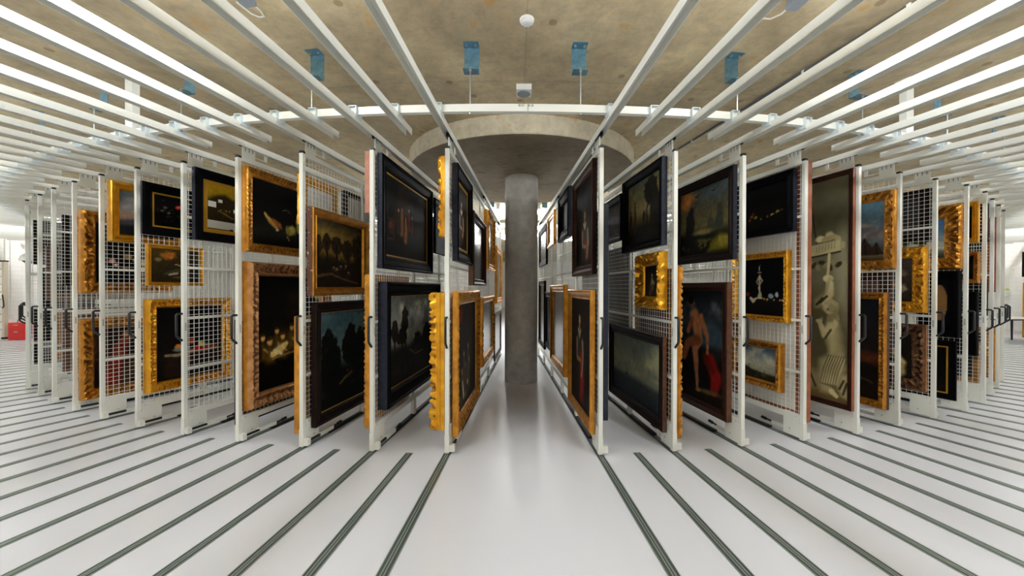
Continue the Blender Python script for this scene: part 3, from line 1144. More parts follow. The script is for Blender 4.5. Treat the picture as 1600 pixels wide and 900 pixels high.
def P_garland(w, h, seed):         # pink flowers and pale drapery on black
    p = Paint(w, h, seed).grad([(0, (16, 13, 12)), (1, (26, 22, 17))])
    for cx, cy, r, c in ((.24, .36, .06, (206, 140, 132)), (.3, .3, .04, (220, 170, 160)), (.5, .46, .07, (146, 128, 66)), (.62, .4, .06, (170, 150, 92)), (.75, .34, .08, (196, 178, 128)), (.68, .22, .07, (186, 168, 104)), (.85, .45, .06, (122, 108, 52)), (.45, .25, .05, (120, 96, 60))):
        p.e(cx, cy, r, r * .85, c, soft=.8, rough=.45)
    return p.tex(.25)


def P_red_robe(w, h, seed):
    p = Paint(w, h, seed).grad([(0, (26, 18, 14)), (1, (48, 26, 20))])
    p.st([(.3, .1), (.36, .5), (.5, .8)], [.16, .14, .08], (126, 36, 22), .9)
    p.st([(.52, .1), (.6, .45)], [.12, .1], (70, 44, 28), .9)
    p.e(.5, .86, .05, .06, (170, 120, 84), soft=.6)
    p.cloud((120, 84, 50), 7, .58, .74, a=.6)
    return p.tex(.25)


def P_big_portrait_left(w, h, seed):
    p = Paint(w, h, seed).grad([(0, (28, 26, 22)), (.5, (36, 34, 30)), (1, (40, 30, 26))])
    p.e(.12, .9, .16, .1, (92, 30, 22), soft=.8)
    for cx, cy in ((.22, .3), (.4, .34), (.6, .36), (.32, .46), (.55, .5)):
        p.st([(cx, cy), (cx - .03, cy - .22)], [.05, .08], (74, 66, 48), .9, .9)
        p.e(cx, cy + .05, .03, .036, (168, 134, 96), soft=.6)
    p.st([(.25, .25), (.3, .1)], [.03, .04], (190, 180, 150), .8)
    p.e(.5, .2, .05, .04, (170, 150, 110), soft=.7)
    p.e(.4, .1, .1, .04, (104, 84, 54), soft=.8)
    return p.tex(.25)


def P_meeting_black(w, h, seed):   # silhouettes by a big tree, golden sky
    p = Paint(w, h, seed).grad([(0, (24, 20, 12)), (.25, (52, 42, 22)), (.5, (132, 112, 52)), (.8, (112, 108, 72)), (1, (78, 84, 66))], -.1)
    p.cloud((150, 134, 80), 3, .5, .7, .4, 1, .5)
    p.poly([(0, 0), (0, .22), (.3, .28), (1, .3), (1, 0)], (26, 22, 14), .05)
    p.tree(.72, .76, .24, .24, (26, 24, 16), .3)
    p.tree(.85, .48, .18, .26, (24, 20, 14), .2)
    p.st([(.62, .3), (.6, .5), (.7, .7)], [.03, .025, .02], (28, 22, 14))
    for cx, y1 in ((.08, .62), (.23, .74)):
        p.st([(cx, .22), (cx + .01, .45), (cx, y1 - .12)], [.06, .06, .035], (56, 44, 28), .7)
        p.e(cx, y1 - .06, .03, .038, (70, 52, 34), soft=.5)
    p.e(.52, .4, .06, .12, (34, 26, 18), soft=.5)
    return p.tex(.22)


def P_small_figure(w, h, seed):
    p = Paint(w, h, seed).grad([(0, (50, 40, 30)), (1, (30, 26, 22))])
    p.st([(.5, .3), (.52, .55)], [.16, .1], (140, 126, 108), .8)
    p.st([(.48, .3), (.4, .1)], [.12, .12], (90, 70, 54), .8)
    p.e(.52, .7, .06, .075, (206, 170, 136), soft=.6)
    p.e(.52, .77, .07, .05, (44, 30, 22), soft=.6)
    p.st([(.58, .5), (.7, .4)], [.04, .03], (190, 160, 128), .8)
    return p.tex(.2)


def P_seascape(w, h, seed):
    p = Paint(w, h, seed).grad([(0, (26, 32, 38)), (.3, (54, 60, 62)), (.38, (120, 122, 100)), (.6, (140, 142, 116)), (1, (104, 112, 104))])
    p.cloud((182, 178, 132), 2.4, .46, .7, .38, 1, .8)
    p.cloud((70, 80, 84), 2.6, .5, .7, .45, 1, .7, 6)
    p.cloud((40, 46, 50), 8, .5, .7, 0, .34, .7, 3, 3)
    p.st([(.34, .38), (.345, .45)], [.01, .006], (50, 46, 38))
    p.poly([(.31, .37), (.38, .37), (.37, .34), (.32, .34)], (46, 40, 32), .01)
    return p.tex(.1)


def P_storm_rocks(w, h, seed):
    p = Paint(w, h, seed).grad([(0, (14, 13, 10)), (.26, (30, 28, 18)), (.42, (104, 96, 56)), (.6, (96, 86, 56)), (1, (78, 90, 88))])
    p.e(.1, .88, .34, .22, (190, 116, 42), soft=1.0, rough=.3)
    p.e(.75, .9, .3, .16, (76, 92, 98), soft=.9, rough=.3)
    p.cloud((64, 62, 54), 4, .5, .72, .5, 1, .6)
    p.poly([(.12, .25), (.14, .6), (.24, .74), (.3, .74), (.33, .5), (.3, .25)], (22, 20, 15), .02)
    p.poly([(.58, .35), (.62, .52), (.66, .58), (.72, .44), (.72, .35)], (70, 66, 50), .02)
    p.poly([(.7, .35), (.78, .55), (.8, .68), (.88, .7), (.9, .4), (.86, .33)], (56, 60, 50), .02)
    p.poly([(0, 0), (0, .32), (.3, .28), (.6, .24), (.7, .0)], (18, 17, 12), .03)
    p.e(.5, .33, .3, .05, (134, 122, 72), soft=.9)
    p.poly([(.6, .02), (.7, .2), (.84, .26), (1, .22), (1, .02)], (112, 104, 28), .04)
    p.cloud((170, 158, 60), 9, .55, .7, .05, .26, .5, 3)
    for bx, by in ((.38, .88), (.72, .9)):
        p.st([(bx - .06, by + .02), (bx, by), (bx + .06, by + .03)], [.006, .012, .006], (30, 26, 20))
    return p.tex(.2)


def P_seated_figure(w, h, seed):   # seated figure with bare limbs, red cloth
    p = Paint(w, h, seed).grad([(0, (30, 25, 20)), (.2, (34, 30, 26)), (.5, (36, 40, 42)), (.75, (56, 66, 74)), (1, (26, 30, 34))])
    p.cloud((108, 116, 122), 4, .5, .7, .55, .95, .8)
    p.poly([(.4, .6), (.62, .74), (.8, .7), (1, .6), (1, .5), (.4, .5)], (66, 84, 96), .03)
    p.poly([(0, .1), (0, .5), (.5, .5), (.55, .3), (1, .42), (1, .05)], (24, 20, 19), .04)
    p.st([(.72, .4), (.84, .24), (.8, .12)], [.06, .1, .06], (150, 30, 26), .8)
    p.st([(.62, .4), (.74, .3)], [.05, .05], (112, 26, 22), .8)
    sk = (186, 120, 82)
    p.st([(.36, .76), (.42, .66), (.44, .56)], [.085, .085, .075], sk, .7)
    p.st([(.52, .76), (.64, .6), (.66, .48)], [.04, .033, .022], sk, .7)
    p.e(.66, .45, .022, .026, sk, soft=.5)
    p.st([(.3, .74), (.18, .62)], [.04, .034], (164, 100, 66), .7)
    p.st([(.44, .54), (.36, .46), (.4, .3), (.44, .12)], [.065, .058, .04, .022], sk, .7)
    p.st([(.42, .54), (.18, .5), (.1, .36)], [.065, .055, .04], (140, 84, 56), .7)
    p.e(.46, .09, .045, .022, sk, soft=.5)
    p.e(.3, .88, .045, .058, (150, 98, 68), soft=.6)
    p.e(.27, .91, .052, .05, (32, 22, 18), soft=.6)
    p.e(.7, .1, .2, .03, (104, 88, 52), soft=.9, a=.8)
    return p.tex(.2)


def P_black_still(w, h, seed):
    p = Paint(w, h, seed).grad([(0, (9, 8, 8)), (.3, (14, 12, 10)), (1, (10, 9, 9))])
    for cx, cy, r, c in ((.34, .34, .05, (120, 76, 30)), (.42, .3, .055, (150, 112, 40)), (.3, .26, .045, (110, 64, 26)), (.37, .4, .04, (92, 52, 26)), (.52, .24, .03, (120, 104, 60)), (.72, .3, .035, (146, 132, 62)), (.82, .34, .04, (150, 140, 70)), (.64, .27, .03, (110, 96, 46))):
        p.e(cx, cy, r, r * .9, c, soft=.6)
    p.st([(.7, .28), (.9, .36)], .008, (140, 130, 70))
    return p.tex(.25)


def P_statuette(w, h, seed):       # silver statuette and porcelain on a dark table
    p = Paint(w, h, seed).grad([(0, (14, 12, 11)), (.26, (20, 17, 15)), (.3, (10, 9, 9)), (1, (9, 9, 10))])
    cx = .5
    p.st([(cx, .9), (cx, .8)], [.008, .012], (190, 180, 160), .6)
    p.e(cx, .76, .05, .016, (170, 160, 138), soft=.5)
    p.e(cx, .7, .018, .024, (200, 188, 160), soft=.5)
    p.st([(cx, .67), (cx + .008, .55), (cx - .006, .42)], [.034, .028, .018], (186, 172, 142), .6)
    p.st([(cx - .02, .66), (cx - .07, .6), (cx - .03, .55)], .012, (180, 166, 136), .6)
    p.st([(cx + .02, .66), (cx + .07, .61), (cx + .03, .56)], .012, (180, 166, 136), .6)
    p.st([(cx, .42), (cx, .34)], [.02, .05], (176, 162, 130), .6)
    p.e(cx, .3, .08, .02, (196, 182, 146), soft=.5)
    p.e(.74, .34, .06, .05, (130, 150, 160), soft=.4)
    p.e(.86, .37, .035, .055, (160, 170, 170), soft=.5)
    p.st([(.3, .3), (.36, .24), (.42, .29)], [.03, .04, .02], (196, 176, 146), .6)
    for x in (.6, .66, .8, .92, .97):
        p.e(x, .28, .022, .018, (190, 150, 80), soft=.5)
    p.e(.24, .37, .045, .05, (120, 40, 26), soft=.6)
    return p.tex(.2)


def P_river_view(w, h, seed):
    p = Paint(w, h, seed).grad([(0, (30, 28, 22)), (.16, (60, 58, 44)), (.24, (150, 148, 124)), (.5, (176, 172, 150)), (.8, (120, 136, 146)), (1, (84, 104, 120))])
    p.cloud((206, 198, 172), 3, .46, .64, .34, 1, .8)
    p.poly([(0, 0), (0, .34), (.22, .36), (.4, .26), (.7, .2), (1, .16), (1, 0)], (42, 38, 26), .03)
    p.st([(.34, .26), (.34, .4)], [.016, .01], (60, 52, 40))
    p.st([(.72, .2), (.73, .32)], [.02, .006], (70, 60, 48))
    p.cloud((84, 76, 54), 10, .56, .7, 0, .24, .7, 2)
    return p.tex(.12)


def P_grisaille(w, h, seed):       # tall stone-coloured painting of draped figures
    p = Paint(w, h, seed, cell=.006, warp=.003).grad([(0, (104, 86, 54)), (.08, (120, 100, 62)), (.2, (92, 84, 58)), (.6, (112, 106, 80)), (.78, (88, 84, 62)), (.86, (84, 80, 60)), (1, (100, 96, 74))])
    p.e(.9, .45, .06, .4, (156, 148, 118), soft=.9, a=.7)
    lt, md, dk = (212, 198, 148), (162, 148, 104), (58, 50, 32)
    p.e(.08, .86, .02, .03, lt, soft=.6)
    p.st([(.3, .95), (.36, .8), (.42, .72)], .005, dk, 1., .8)                          # hanging cord
    p.poly([(.1, .645), (.1, .7), (.86, .725), (.86, .668)], (176, 164, 122), .004)      # carved board
    p.poly([(.86, .68), (.86, .715), (.94, .71), (.94, .685)], (160, 148, 108), .004)
    p.st([(.12, .648), (.5, .657), (.85, .669)], .006, dk, .8, .8)
    for k in range(7):
        p.st([(.42 + .055 * k, .67 + .003 * k), (.43 + .055 * k, .7 + .003 * k)], .004, (140, 126, 90), 1., .55)
    p.e(.5, .735, .03, .02, lt, soft=.6, rough=.3)                                      # crest on the board
    p.e(.66, .745, .026, .026, (190, 176, 130), soft=.6, rough=.3)
    p.st([(.56, .73), (.74, .74), (.82, .73)], .014, md, .8)
    for k in range(8):
        p.e(.3 + .075 * k, .625 - .012 * (k % 3), .02, .012, dk if k % 2 else (136, 124, 90), rot=k, soft=.6)
    p.st([(.66, .66), (.62, .5), (.52, .36)], .0075, (190, 176, 130), .6)               # pole
    p.e(.64, .55, .026, .02, lt, soft=.5)                                               # hand on the pole
    p.poly([(.68, .55), (.74, .5), (.62, .43), (.4, .4), (.4, .45), (.56, .48)], md, .012)
    p.st([(.7, .53), (.68, .48), (.58, .44)], [.012, .02, .02], lt, .9)
    p.st([(.62, .47), (.5, .44)], .008, dk, 1., .8)
    p.st([(.54, .46), (.44, .43)], .008, dk, 1., .8)
    p.e(.46, .39, .05, .03, (104, 94, 66), soft=.8)
    # kneeling draped figure, seen from the side
    p.poly([(.78, .42), (.92, .38), (.99, .28), (.97, .18), (.86, .2), (.88, .32)], (70, 62, 42), .03, .75)
    p.poly([(.64, .355), (.7, .375), (.82, .352), (.9, .295), (.92, .215), (.84, .185), (.68, .2), (.62, .28)], md, .014)
    p.poly([(.66, .35), (.72, .365), (.78, .34), (.8, .28), (.72, .22), (.65, .27)], lt, .02, .9)
    p.st([(.74, .35), (.6, .295), (.5, .345)], [.026, .023, .014], lt, .8)
    p.st([(.7, .32), (.6, .28)], .008, dk, 1., .6)
    p.e(.48, .355, .018, .012, lt, soft=.6)
    p.st([(.69, .37), (.7, .395)], [.02, .017], md, .8)
    p.e(.66, .415, .026, .03, lt, soft=.5)
    p.e(.63, .408, .01, .012, (190, 176, 130), soft=.6)
    p.e(.735, .42, .03, .034, (178, 164, 120), soft=.5, rough=.3)
    p.st([(.62, .44), (.7, .45), (.78, .435)], .012, (196, 182, 136), .7)
    p.st([(.78, .4), (.82, .37)], [.014, .01], md, .8)
    p.st([(.64, .41), (.645, .412)], .004, dk, 1.)
    p.poly([(.66, .21), (.9, .22), (.95, .15), (.84, .1), (.76, .05), (.72, .03), (.52, .03), (.46, .1), (.5, .18)], (172, 158, 114), .014)
    for k in range(7):
        x = .6 + .045 * k
        p.st([(x + .06, .205), (x - .02, .14), (x - .08, .07 - .002 * k)], [.004, .008, .007], (96, 84, 56), 1., .6)
        p.st([(x + .075, .2), (x - .0, .14), (x - .06, .075)], [.003, .007, .006], lt, 1., .55)
    p.st([(.72, .04), (.8, .025)], [.016, .012], lt, .7)
    p.poly([(.82, .07), (.9, .12), (1, .13), (1, .02), (.88, .03)], (186, 172, 128), .01)
    p.st([(.86, .06), (.93, .1)], .007, dk, 1., .7)
    p.st([(.92, .04), (.98, .09)], .007, dk, 1., .7)
    p.poly([(0, .02), (.2, .02), (.5, .06), (.44, .12), (.2, .14), (0, .12)], (150, 136, 98), .02)
    p.st([(.3, .12), (.42, .05)], .008, dk, 1., .7)
    return p.tex(.1)


def P_tent_beach(w, h, seed):
    p = Paint(w, h, seed).grad([(0, (64, 52, 38)), (.1, (128, 112, 80)), (.2, (70, 72, 70)), (.3, (86, 92, 96)), (.46, (146, 118, 100)), (.6, (84, 104, 116)), (1, (92, 128, 146))])
    p.cloud((178, 144, 116), 3, .46, .66, .36, .75, .8)
    p.cloud((60, 70, 78), 3, .5, .7, .3, .62, .7, 4)
    for k, (x, s) in enumerate(((.66, 1.0), (.86, .7), (.45, .5))):
        p.poly([(x - .2 * s, .09), (x - .01, .09 + .3 * s), (x + .01, .09 + .3 * s), (x + .22 * s, .09)], (52, 38, 30), .012)
        p.st([(x, .09 + .3 * s), (x + .02, .09)], .006, (24, 18, 14))
    p.e(.3, .14, .03, .03, (190, 180, 150), soft=.6)
    p.st([(.0, .1), (.3, .07), (.6, .06)], [.02, .02, .01], (196, 186, 150), .8, .6)
    return p.tex(.12)


def P_dusk_city(w, h, seed):
    p = Paint(w, h, seed).grad([(0, (28, 20, 13)), (.3, (40, 30, 20)), (.42, (92, 46, 24)), (.5, (34, 26, 24)), (1, (20, 22, 26))])
    p.e(.4, .4, .12, .04, (150, 72, 34), soft=.9)
    p.cloud((56, 36, 28), 5, .52, .7, .4, .65, .7)
    p.poly([(0, .1), (0, .36), (.2, .33), (.24, .42), (.3, .33), (.8, .36), (1, .3), (1, .1)], (26, 20, 14), .02)
    p.st([(.1, .2), (.5, .22), (.9, .16)], .012, (70, 52, 34), .8, .6)
    p.st([(.4, .2), (.42, .02)], [.06, .05], (64, 46, 36), .9, .6)
    return p.tex(.25)


def P_group_brown(w, h, seed):
    p = Paint(w, h, seed).grad([(0, (52, 40, 30)), (1, (66, 58, 50))])
    for cx, cy, c in ((.3, .7, (120, 110, 96)), (.55, .75, (96, 84, 72)), (.75, .66, (110, 96, 80)), (.5, .4, (130, 84, 48)), (.75, .3, (160, 140, 116)), (.3, .28, (104, 76, 54))):
        p.e(cx, cy, .09, .12, c, soft=.9, rough=.3)
    p.st([(.4, .42), (.7, .36)], [.05, .03], (164, 100, 50), .8)
    p.e(.62, .8, .03, .035, (190, 160, 130), soft=.6)
    return p.tex(.25)


def P_white_dress(w, h, seed):
    p = Paint(w, h, seed).grad([(0, (26, 20, 16)), (1, (30, 24, 20))])
    p.st([(.7, .1), (.75, .35), (.62, .55)], [.14, .12, .06], (196, 170, 110), .9)
    p.e(.6, .64, .05, .06, (190, 140, 100), soft=.6)
    p.e(.3, .5, .14, .2, (50, 38, 28), soft=.9)
    return p.tex(.25)


def P_blue_sky(w, h, seed):
    p = Paint(w, h, seed).grad([(0, (52, 50, 44)), (.16, (120, 120, 104)), (.24, (196, 196, 180)), (.4, (176, 188, 186)), (.65, (110, 146, 184)), (1, (70, 112, 168))])
    p.cloud((214, 210, 200), 3, .5, .7, .25, .7, .8)
    p.tree(.62, .5, .2, .16, (54, 62, 34), .15)
    p.tree(.3, .4, .16, .12, (60, 66, 40), .15)
    p.st([(.8, .22), (.86, .22)], .02, (60, 40, 30))
    return p.tex(.15)


def P_oval(w, h, seed):            # plain tan oval in a black spandrel
    p = Paint(w, h, seed, warp=.002).grad([(0, (14, 14, 16)), (1, (16, 16, 19))])
    p.e(.5, .52, .115, .36, (140, 102, 62), soft=.03)
    return p.tex(.06)


def P_blackish(w, h, seed):
    p = Paint(w, h, seed, cell=.02).grad([(0, (24, 19, 13)), (1, (13, 12, 11))])
    p.e(.4, .35, .2, .2, (40, 31, 19), soft=.9)
    return p.tex(.2)


# ------------------------------------------------------------------ framed pictures
PROFILE = {
    'carved': ([(0, 0), (0, .55), (.05, .8), (.14, 1.), (.24, .96), (.36, .74), (.48, .56), (.6, .5), (.7, .56), (.78, .66), (.86, .6), (.93, .48), (1, .34), (1, 0)],
               [0, .1, .3, .5, .9, 1., 1., .9, .5, .5, .3, .15, 0, 0]),
    'scroll': ([(0, 0), (0, .2), (.05, .22), (.05, .3), (.0, .33), (.0, .44), (.04, .47), (.04, .54), (.01, .58), (.02, .68), (.05, .86), (.12, 1.), (.22, .9), (.36, .6), (.5, .5), (.62, .5), (.74, .62), (.86, .6), (.93, .48), (1, .34), (1, 0)],
               [0, 0, 0, 0, 0, 0, 0, 0, .1, .6, 1., 1., 1., .9, .8, .6, .5, .4, .2, 0, 0]),
    'flat': ([(0, 0), (0, .82), (.04, .95), (.1, 1.), (.17, .9), (.24, .78), (.34, .8), (.72, .6), (.8, .7), (.88, .64), (1, .42), (1, 0)], None),
    'plain': ([(0, 0), (0, .85), (.08, 1.), (.28, 1.), (.42, .78), (.58, .62), (.78, .6), (.86, .7), (.94, .56), (1, .4), (1, 0)], None),
    'box': ([(0, 0), (0, .97), (.06, 1.), (.9, .97), (1, .9), (1, 0)], None)}


def rs_noise(seed, K):
    return np.random.RandomState(seed).rand(97, K)


def frame_mesh(w, h, fw, d, style, face, side, scallop=0.0, amp=.012, lam=.09, seed=3):
    prof, am = PROFILE[style]
    K = len(prof)
    step = .008 if (am or scallop) else 10
    cor = [(-1, -1), (1, -1), (1, 1), (-1, 1)]
    P, idx = [], 0
    RL = []
    NZ = rs_noise(seed, K)
    kc = K // 2
    rs = np.random.RandomState(seed)
    s_tot = 0
    for q in range(4):
        a, b = cor[q], cor[(q + 1) % 4]
        L = w if q % 2 == 0 else h
        n = max(1, int(L / step))
        for j in range(n):
            t = j / n
            pos = t * L
            near = min(pos, L - pos)
            for k, (pw, ph) in enumerate(prof):
                ins, y = pw * fw, ph * d
                RL.append(1.0)
                if am:
                    ph1 = pos / lam * math.pi
                    n1 = NZ[int(pos / lam * 4) % 97, k] * (1 - (pos / lam * 4) % 1) + NZ[(int(pos / lam * 4) + 1) % 97, k] * ((pos / lam * 4) % 1)
                    v = .75 * math.sin(ph1 * 2 + .4 * abs(k - kc) + .9 * math.sin(ph1 * .37 + q)) + 3.0 * (n1 - .5)
                    relief = .5 * math.tanh(1.6 * v)
                    if near < .9 * fw:
                        relief += .2
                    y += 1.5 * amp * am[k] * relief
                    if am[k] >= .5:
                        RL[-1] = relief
                if scallop and pw < .3:
                    sc = .8 * abs(math.sin(pos / (lam * 1.25) * math.pi + .6 * math.sin(pos * 7))) - .5 + .4 * math.sin(pos / lam * 1.1 * math.pi)
                    ins -= scallop * sc * (1 - pw * 2) * min(1, max(0, (ph - .5) / .25))
                hx, hz = w / 2 - ins, h / 2 - ins
                ax, az = a[0] * hx, a[1] * hz
                bx, bz = b[0] * hx, b[1] * hz
                P.append((ax + (bx - ax) * t, -y, az + (bz - az) * t))
            idx += 1
    F, MI = [], []
    nslot = 1 if side == face else 2
    recess_shade = face + '_recess_shade' if am and face + '_recess_shade' in MATS else None  # darker material painted on low relief as recess shade
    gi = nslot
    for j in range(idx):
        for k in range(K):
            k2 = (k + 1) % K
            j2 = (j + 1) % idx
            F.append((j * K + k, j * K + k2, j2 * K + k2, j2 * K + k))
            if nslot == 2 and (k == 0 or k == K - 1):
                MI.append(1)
            elif recess_shade and (RL[j * K + k] + RL[j * K + k2] + RL[j2 * K + k] + RL[j2 * K + k2]) < -.7:
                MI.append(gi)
            else:
                MI.append(0)
    me = bpy.data.meshes.new('frame')
    me.from_pydata(P, [], F)
    me.materials.append(MATS[face])
    if nslot == 2:
        me.materials.append(MATS[side])
    if recess_shade:
        me.materials.append(MATS[recess_shade])
    me.polygons.foreach_set('material_index', MI)
    bm = bmesh.new()
    bm.from_mesh(me)
    bmesh.ops.recalc_face_normals(bm, faces=bm.faces)
    bm.to_mesh(me)
    bm.free()
    if am:
        me.polygons.foreach_set('use_smooth', [True] * len(me.polygons))
        try:
            me.set_sharp_from_angle(angle=math.radians(50))
        except Exception:
            pass
    me.update()
    return me


def canvas_mesh(p, w, h, y, mt='canvas'):
    C = s2l(np.clip(p.C, 0, 255))
    nx, ny = p.nx, p.ny
    xs = (p.X0 - .5) * w
    zs = (p.Y0 - .5) * h
    V = np.stack([xs.ravel(), np.full(nx * ny, y), zs.ravel()], 1)
    I = np.arange(nx * ny).reshape(ny, nx)
    F = np.stack([I[:-1, :-1].ravel(), I[:-1, 1:].ravel(), I[1:, 1:].ravel(), I[1:, :-1].ravel()], 1)
    me = bpy.data.meshes.new('canvas')
    me.from_pydata(V.tolist(), [], F.tolist())
    at = me.color_attributes.new('paint', 'FLOAT_COLOR', 'POINT')
    rgba = np.concatenate([C.reshape(-1, 3), np.ones((nx * ny, 1))], 1)
    at.data.foreach_set('color', rgba.ravel().astype(np.float32))
    me.materials.append(MATS[mt])
    me.update()
    return me


def picture(rack, face, u0, u1, z0, z1, dep, label, paint, fw=.1, style='plain', mt='gilt_warm', side=None, slip=0, slip_m='gilt_line',
            back='card_brown', seed=None, cat='painting', **kw):
    """face 'v' = the side seen in the aisle towards the column, 'b' = the other side. dep = distance of the frame front from the rack plane"""
    s, i = rack[0], int(rack[1:])
    a = ang(s, i)
    r = R + ROFF.get(rack, 0)
    tb = .031 if (u0 < .046 or z0 < .275) else .0235 if z1 > 2.9 else .012
    d = dep - tb
    sg = 1 if (s == 'L') == (face == 'v') else -1
    w, h = u1 - u0, z1 - z0
    uc, zc = (u0 + u1) / 2, (z0 + z1) / 2
    rc = r - uc
    loc = Vector((CX + rc * math.sin(a) + sg * tb * math.cos(a), CY - rc * math.cos(a) + sg * tb * math.sin(a), z0))
    o = thing('framed_painting', label, cat, loc, a + sg * math.pi / 2)
    seed = seed or (sum(map(ord, label)) % 97 + 1)
    fr = link('frame', frame_mesh(w, h, fw, d, style, mt, side or mt, seed=seed, **kw), o)
    fr.location = (0, 0, h / 2)
    cw, chh = w - 2 * fw, h - 2 * fw
    yc = -d * .26
    if slip:
        sm = frame_mesh(cw, chh, slip, d * .3, 'box', slip_m, slip_m)
        sl_ = link('gilt_slip', sm, o, label='thin gilt inner edge' if slip_m == 'gilt_line' else None)
        sl_.location = (0, -d * .06, h / 2)
        cw, chh = cw - 2 * slip, chh - 2 * slip
    pt = paint(cw + .004, chh + .004, seed)
    c = link('canvas', canvas_mesh(pt, cw + .004, chh + .004, yc, 'canvas_gloss' if getattr(pt, 'gloss', False) else 'canvas'), o)
    c.location = (0, 0, h / 2)
    bk = MB().box(-w / 2 + fw * .5, w / 2 - fw * .5, -min(d * .2, .012), -.001, fw * .5, h - fw * .5, back).build('backing_board', o)
    return o


PIC = picture
C_, F_, P_, B_ = 'carved', 'flat', 'plain', 'box'
# --- left of the column, faces seen in the picture
PIC('L0', 'v', .17, 1.01, 1.87, 2.85, .077, 'black-framed portrait with narrow gilt inner edge, upper front of first rack left of column',
    lambda w, h, s: P_figure(w, h, s, .4, top=.72, sz=1.25, lace=(226, 212, 176), skin=(206, 156, 112), bg=((0, (22, 20, 18)), (1, (44, 40, 34)))), .13, F_, 'ebony', 'ebony_side', slip=.03)
PIC('L0', 'v', .10, 1.52, .13, 1.57, .092, 'wide carved gilt frame with a dim group, low on first rack left of column', P_big_portrait_left,
    .15, C_, 'gilt_warm', amp=.01)
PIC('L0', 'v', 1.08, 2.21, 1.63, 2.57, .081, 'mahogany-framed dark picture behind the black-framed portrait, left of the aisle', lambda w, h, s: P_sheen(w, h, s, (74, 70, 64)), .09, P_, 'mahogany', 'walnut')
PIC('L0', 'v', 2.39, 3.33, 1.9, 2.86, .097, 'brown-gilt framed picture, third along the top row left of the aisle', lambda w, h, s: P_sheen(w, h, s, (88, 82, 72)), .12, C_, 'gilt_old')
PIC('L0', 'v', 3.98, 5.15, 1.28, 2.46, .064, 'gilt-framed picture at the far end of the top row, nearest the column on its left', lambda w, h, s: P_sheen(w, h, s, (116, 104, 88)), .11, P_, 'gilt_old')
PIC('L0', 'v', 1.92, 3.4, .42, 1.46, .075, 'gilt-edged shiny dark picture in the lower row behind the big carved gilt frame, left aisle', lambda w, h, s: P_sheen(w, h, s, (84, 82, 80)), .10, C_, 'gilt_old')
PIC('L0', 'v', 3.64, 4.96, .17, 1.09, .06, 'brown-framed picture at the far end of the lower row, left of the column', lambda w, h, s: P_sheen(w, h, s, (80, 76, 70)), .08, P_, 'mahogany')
PIC('L1', 'v', .07, 1.56, 1.79, 2.925, .084, 'large black-framed dim interior with figures and thin gilt edge, upper second rack left of column', P_wide_black, .135, F_, 'ebony', 'ebony_side', slip=.018)
PIC('L1', 'v', .11, 1.77, .38, 1.66, .125, 'large black-framed landscape with tall trees under a stormy pale sky', P_trees_sky, .15, F_, 'ebony', 'ebony_side', slip=.008)
PIC('L1', 'v', 1.76, 2.6, 2.1, 2.9, .05, 'small black-framed dark picture half hidden behind the first rack, left of the column', P_dark, .09, F_, 'ebony')
PIC('L2', 'v', .045, 1.05, 1.515, 2.41, .103, 'gilt-framed pastoral with cattle under golden trees, chipped brown frame side', P_gold_pastoral, .09, P_, 'gilt_old', 'chipped_brown')
PIC('L2', 'v', .10, 1.25, .17, 1.445, .097, 'dark brown framed wood scene with blue sky, low on third rack left of column', P_night_wood, .11, F_, 'dark_brown', 'dark_brown', slip=.01)
PIC('L3', 'v', .03, 1.0, 1.97, 2.86, .097, 'ornate gilt-framed still life of dead birds on black', P_birds, .1, C_, 'gilt_old', 'gilt_warm', amp=.008, lam=.05)
PIC('L3', 'v', .05, 1.25, .32, 1.87, .125, 'large brown-gilt framed candlelit group of people in the dark', P_candle_group, .15, C_, 'gilt_brown', 'gilt_old', amp=.01, lam=.07)
o = PIC('L4', 'v', .08, .95, 2.12, 2.91, .084, 'black-framed mountain view with white paper patches stuck on the canvas', P_mountain_papers, .1, F_, 'ebony', 'ebony_side', slip=.045)
cv = [c for c in o.children if c.name.startswith('canvas')][0]
cvw, cvh = .87 - 2 * .145, .79 - 2 * .145
for x0, y0, x1, y1 in ((0, .02, .42, .2), (.4, .04, .58, .2), (.5, .0, .9, .1), (.01, .5, .16, .63), (.2, .63, .28, .7), (.5, .45, .57, .53), (.58, .2, .65, .27)):
    yy = -(.084 - .012) * .26
    MB().box((x0 - .5) * cvw, (x1 - .5) * cvw, yy - .0012, yy - .0002, (y0 - .5) * cvh, (y1 - .5) * cvh, 'paper').build('paper_patch', cv, label='white paper patch')
PIC('L5', 'v', .03, .80, 2.2, 2.80, .07, 'black-framed flower piece with thin gilt edge, top of sixth rack left of column', P_flowers, .1, F_, 'ebony', 'ebony_side', slip=.018)
PIC('L5', 'v', .08, .66, 1.615, 2.095, .06, 'small plain gilt-framed figure reclining under glowing clouds', P_reclining, .045, P_, 'gilt_bright')
PIC('L5', 'v', .06, .97, .38, 1.46, .116, 'bright carved gilt-framed still life with fruit on a dark laid table', P_banquet, .108, C_, 'gilt_bright', amp=.01, lam=.05)
PIC('L6', 'v', .06, .80, 2.155, 2.885, .111, 'gilt-framed hill landscape at dusk, top of seventh rack left of column', P_hills_dusk, .095, P_, 'gilt_bright')
PIC('L7', 'v', .04, .95, 1.52, 2.59, .16, 'ornate gilt frame with pink flowers on black, upper eighth rack left of the column', P_garland, .145, C_, 'gilt_old', 'gilt_warm', amp=.02, lam=.12, scallop=.012)
PIC('L7', 'v', .04, .9, .14, 1.19, .13, 'heavily carved gilt frame with a dark red robed figure, lower left', P_red_robe, .13, C_, 'gilt_old', 'gilt_warm', amp=.022, lam=.1)
PIC('L10', 'v', .12, .7, .75, 1.9, .08, 'dark brown framed panel on eleventh rack left of column', P_dark, .1, P_, 'dark_brown')
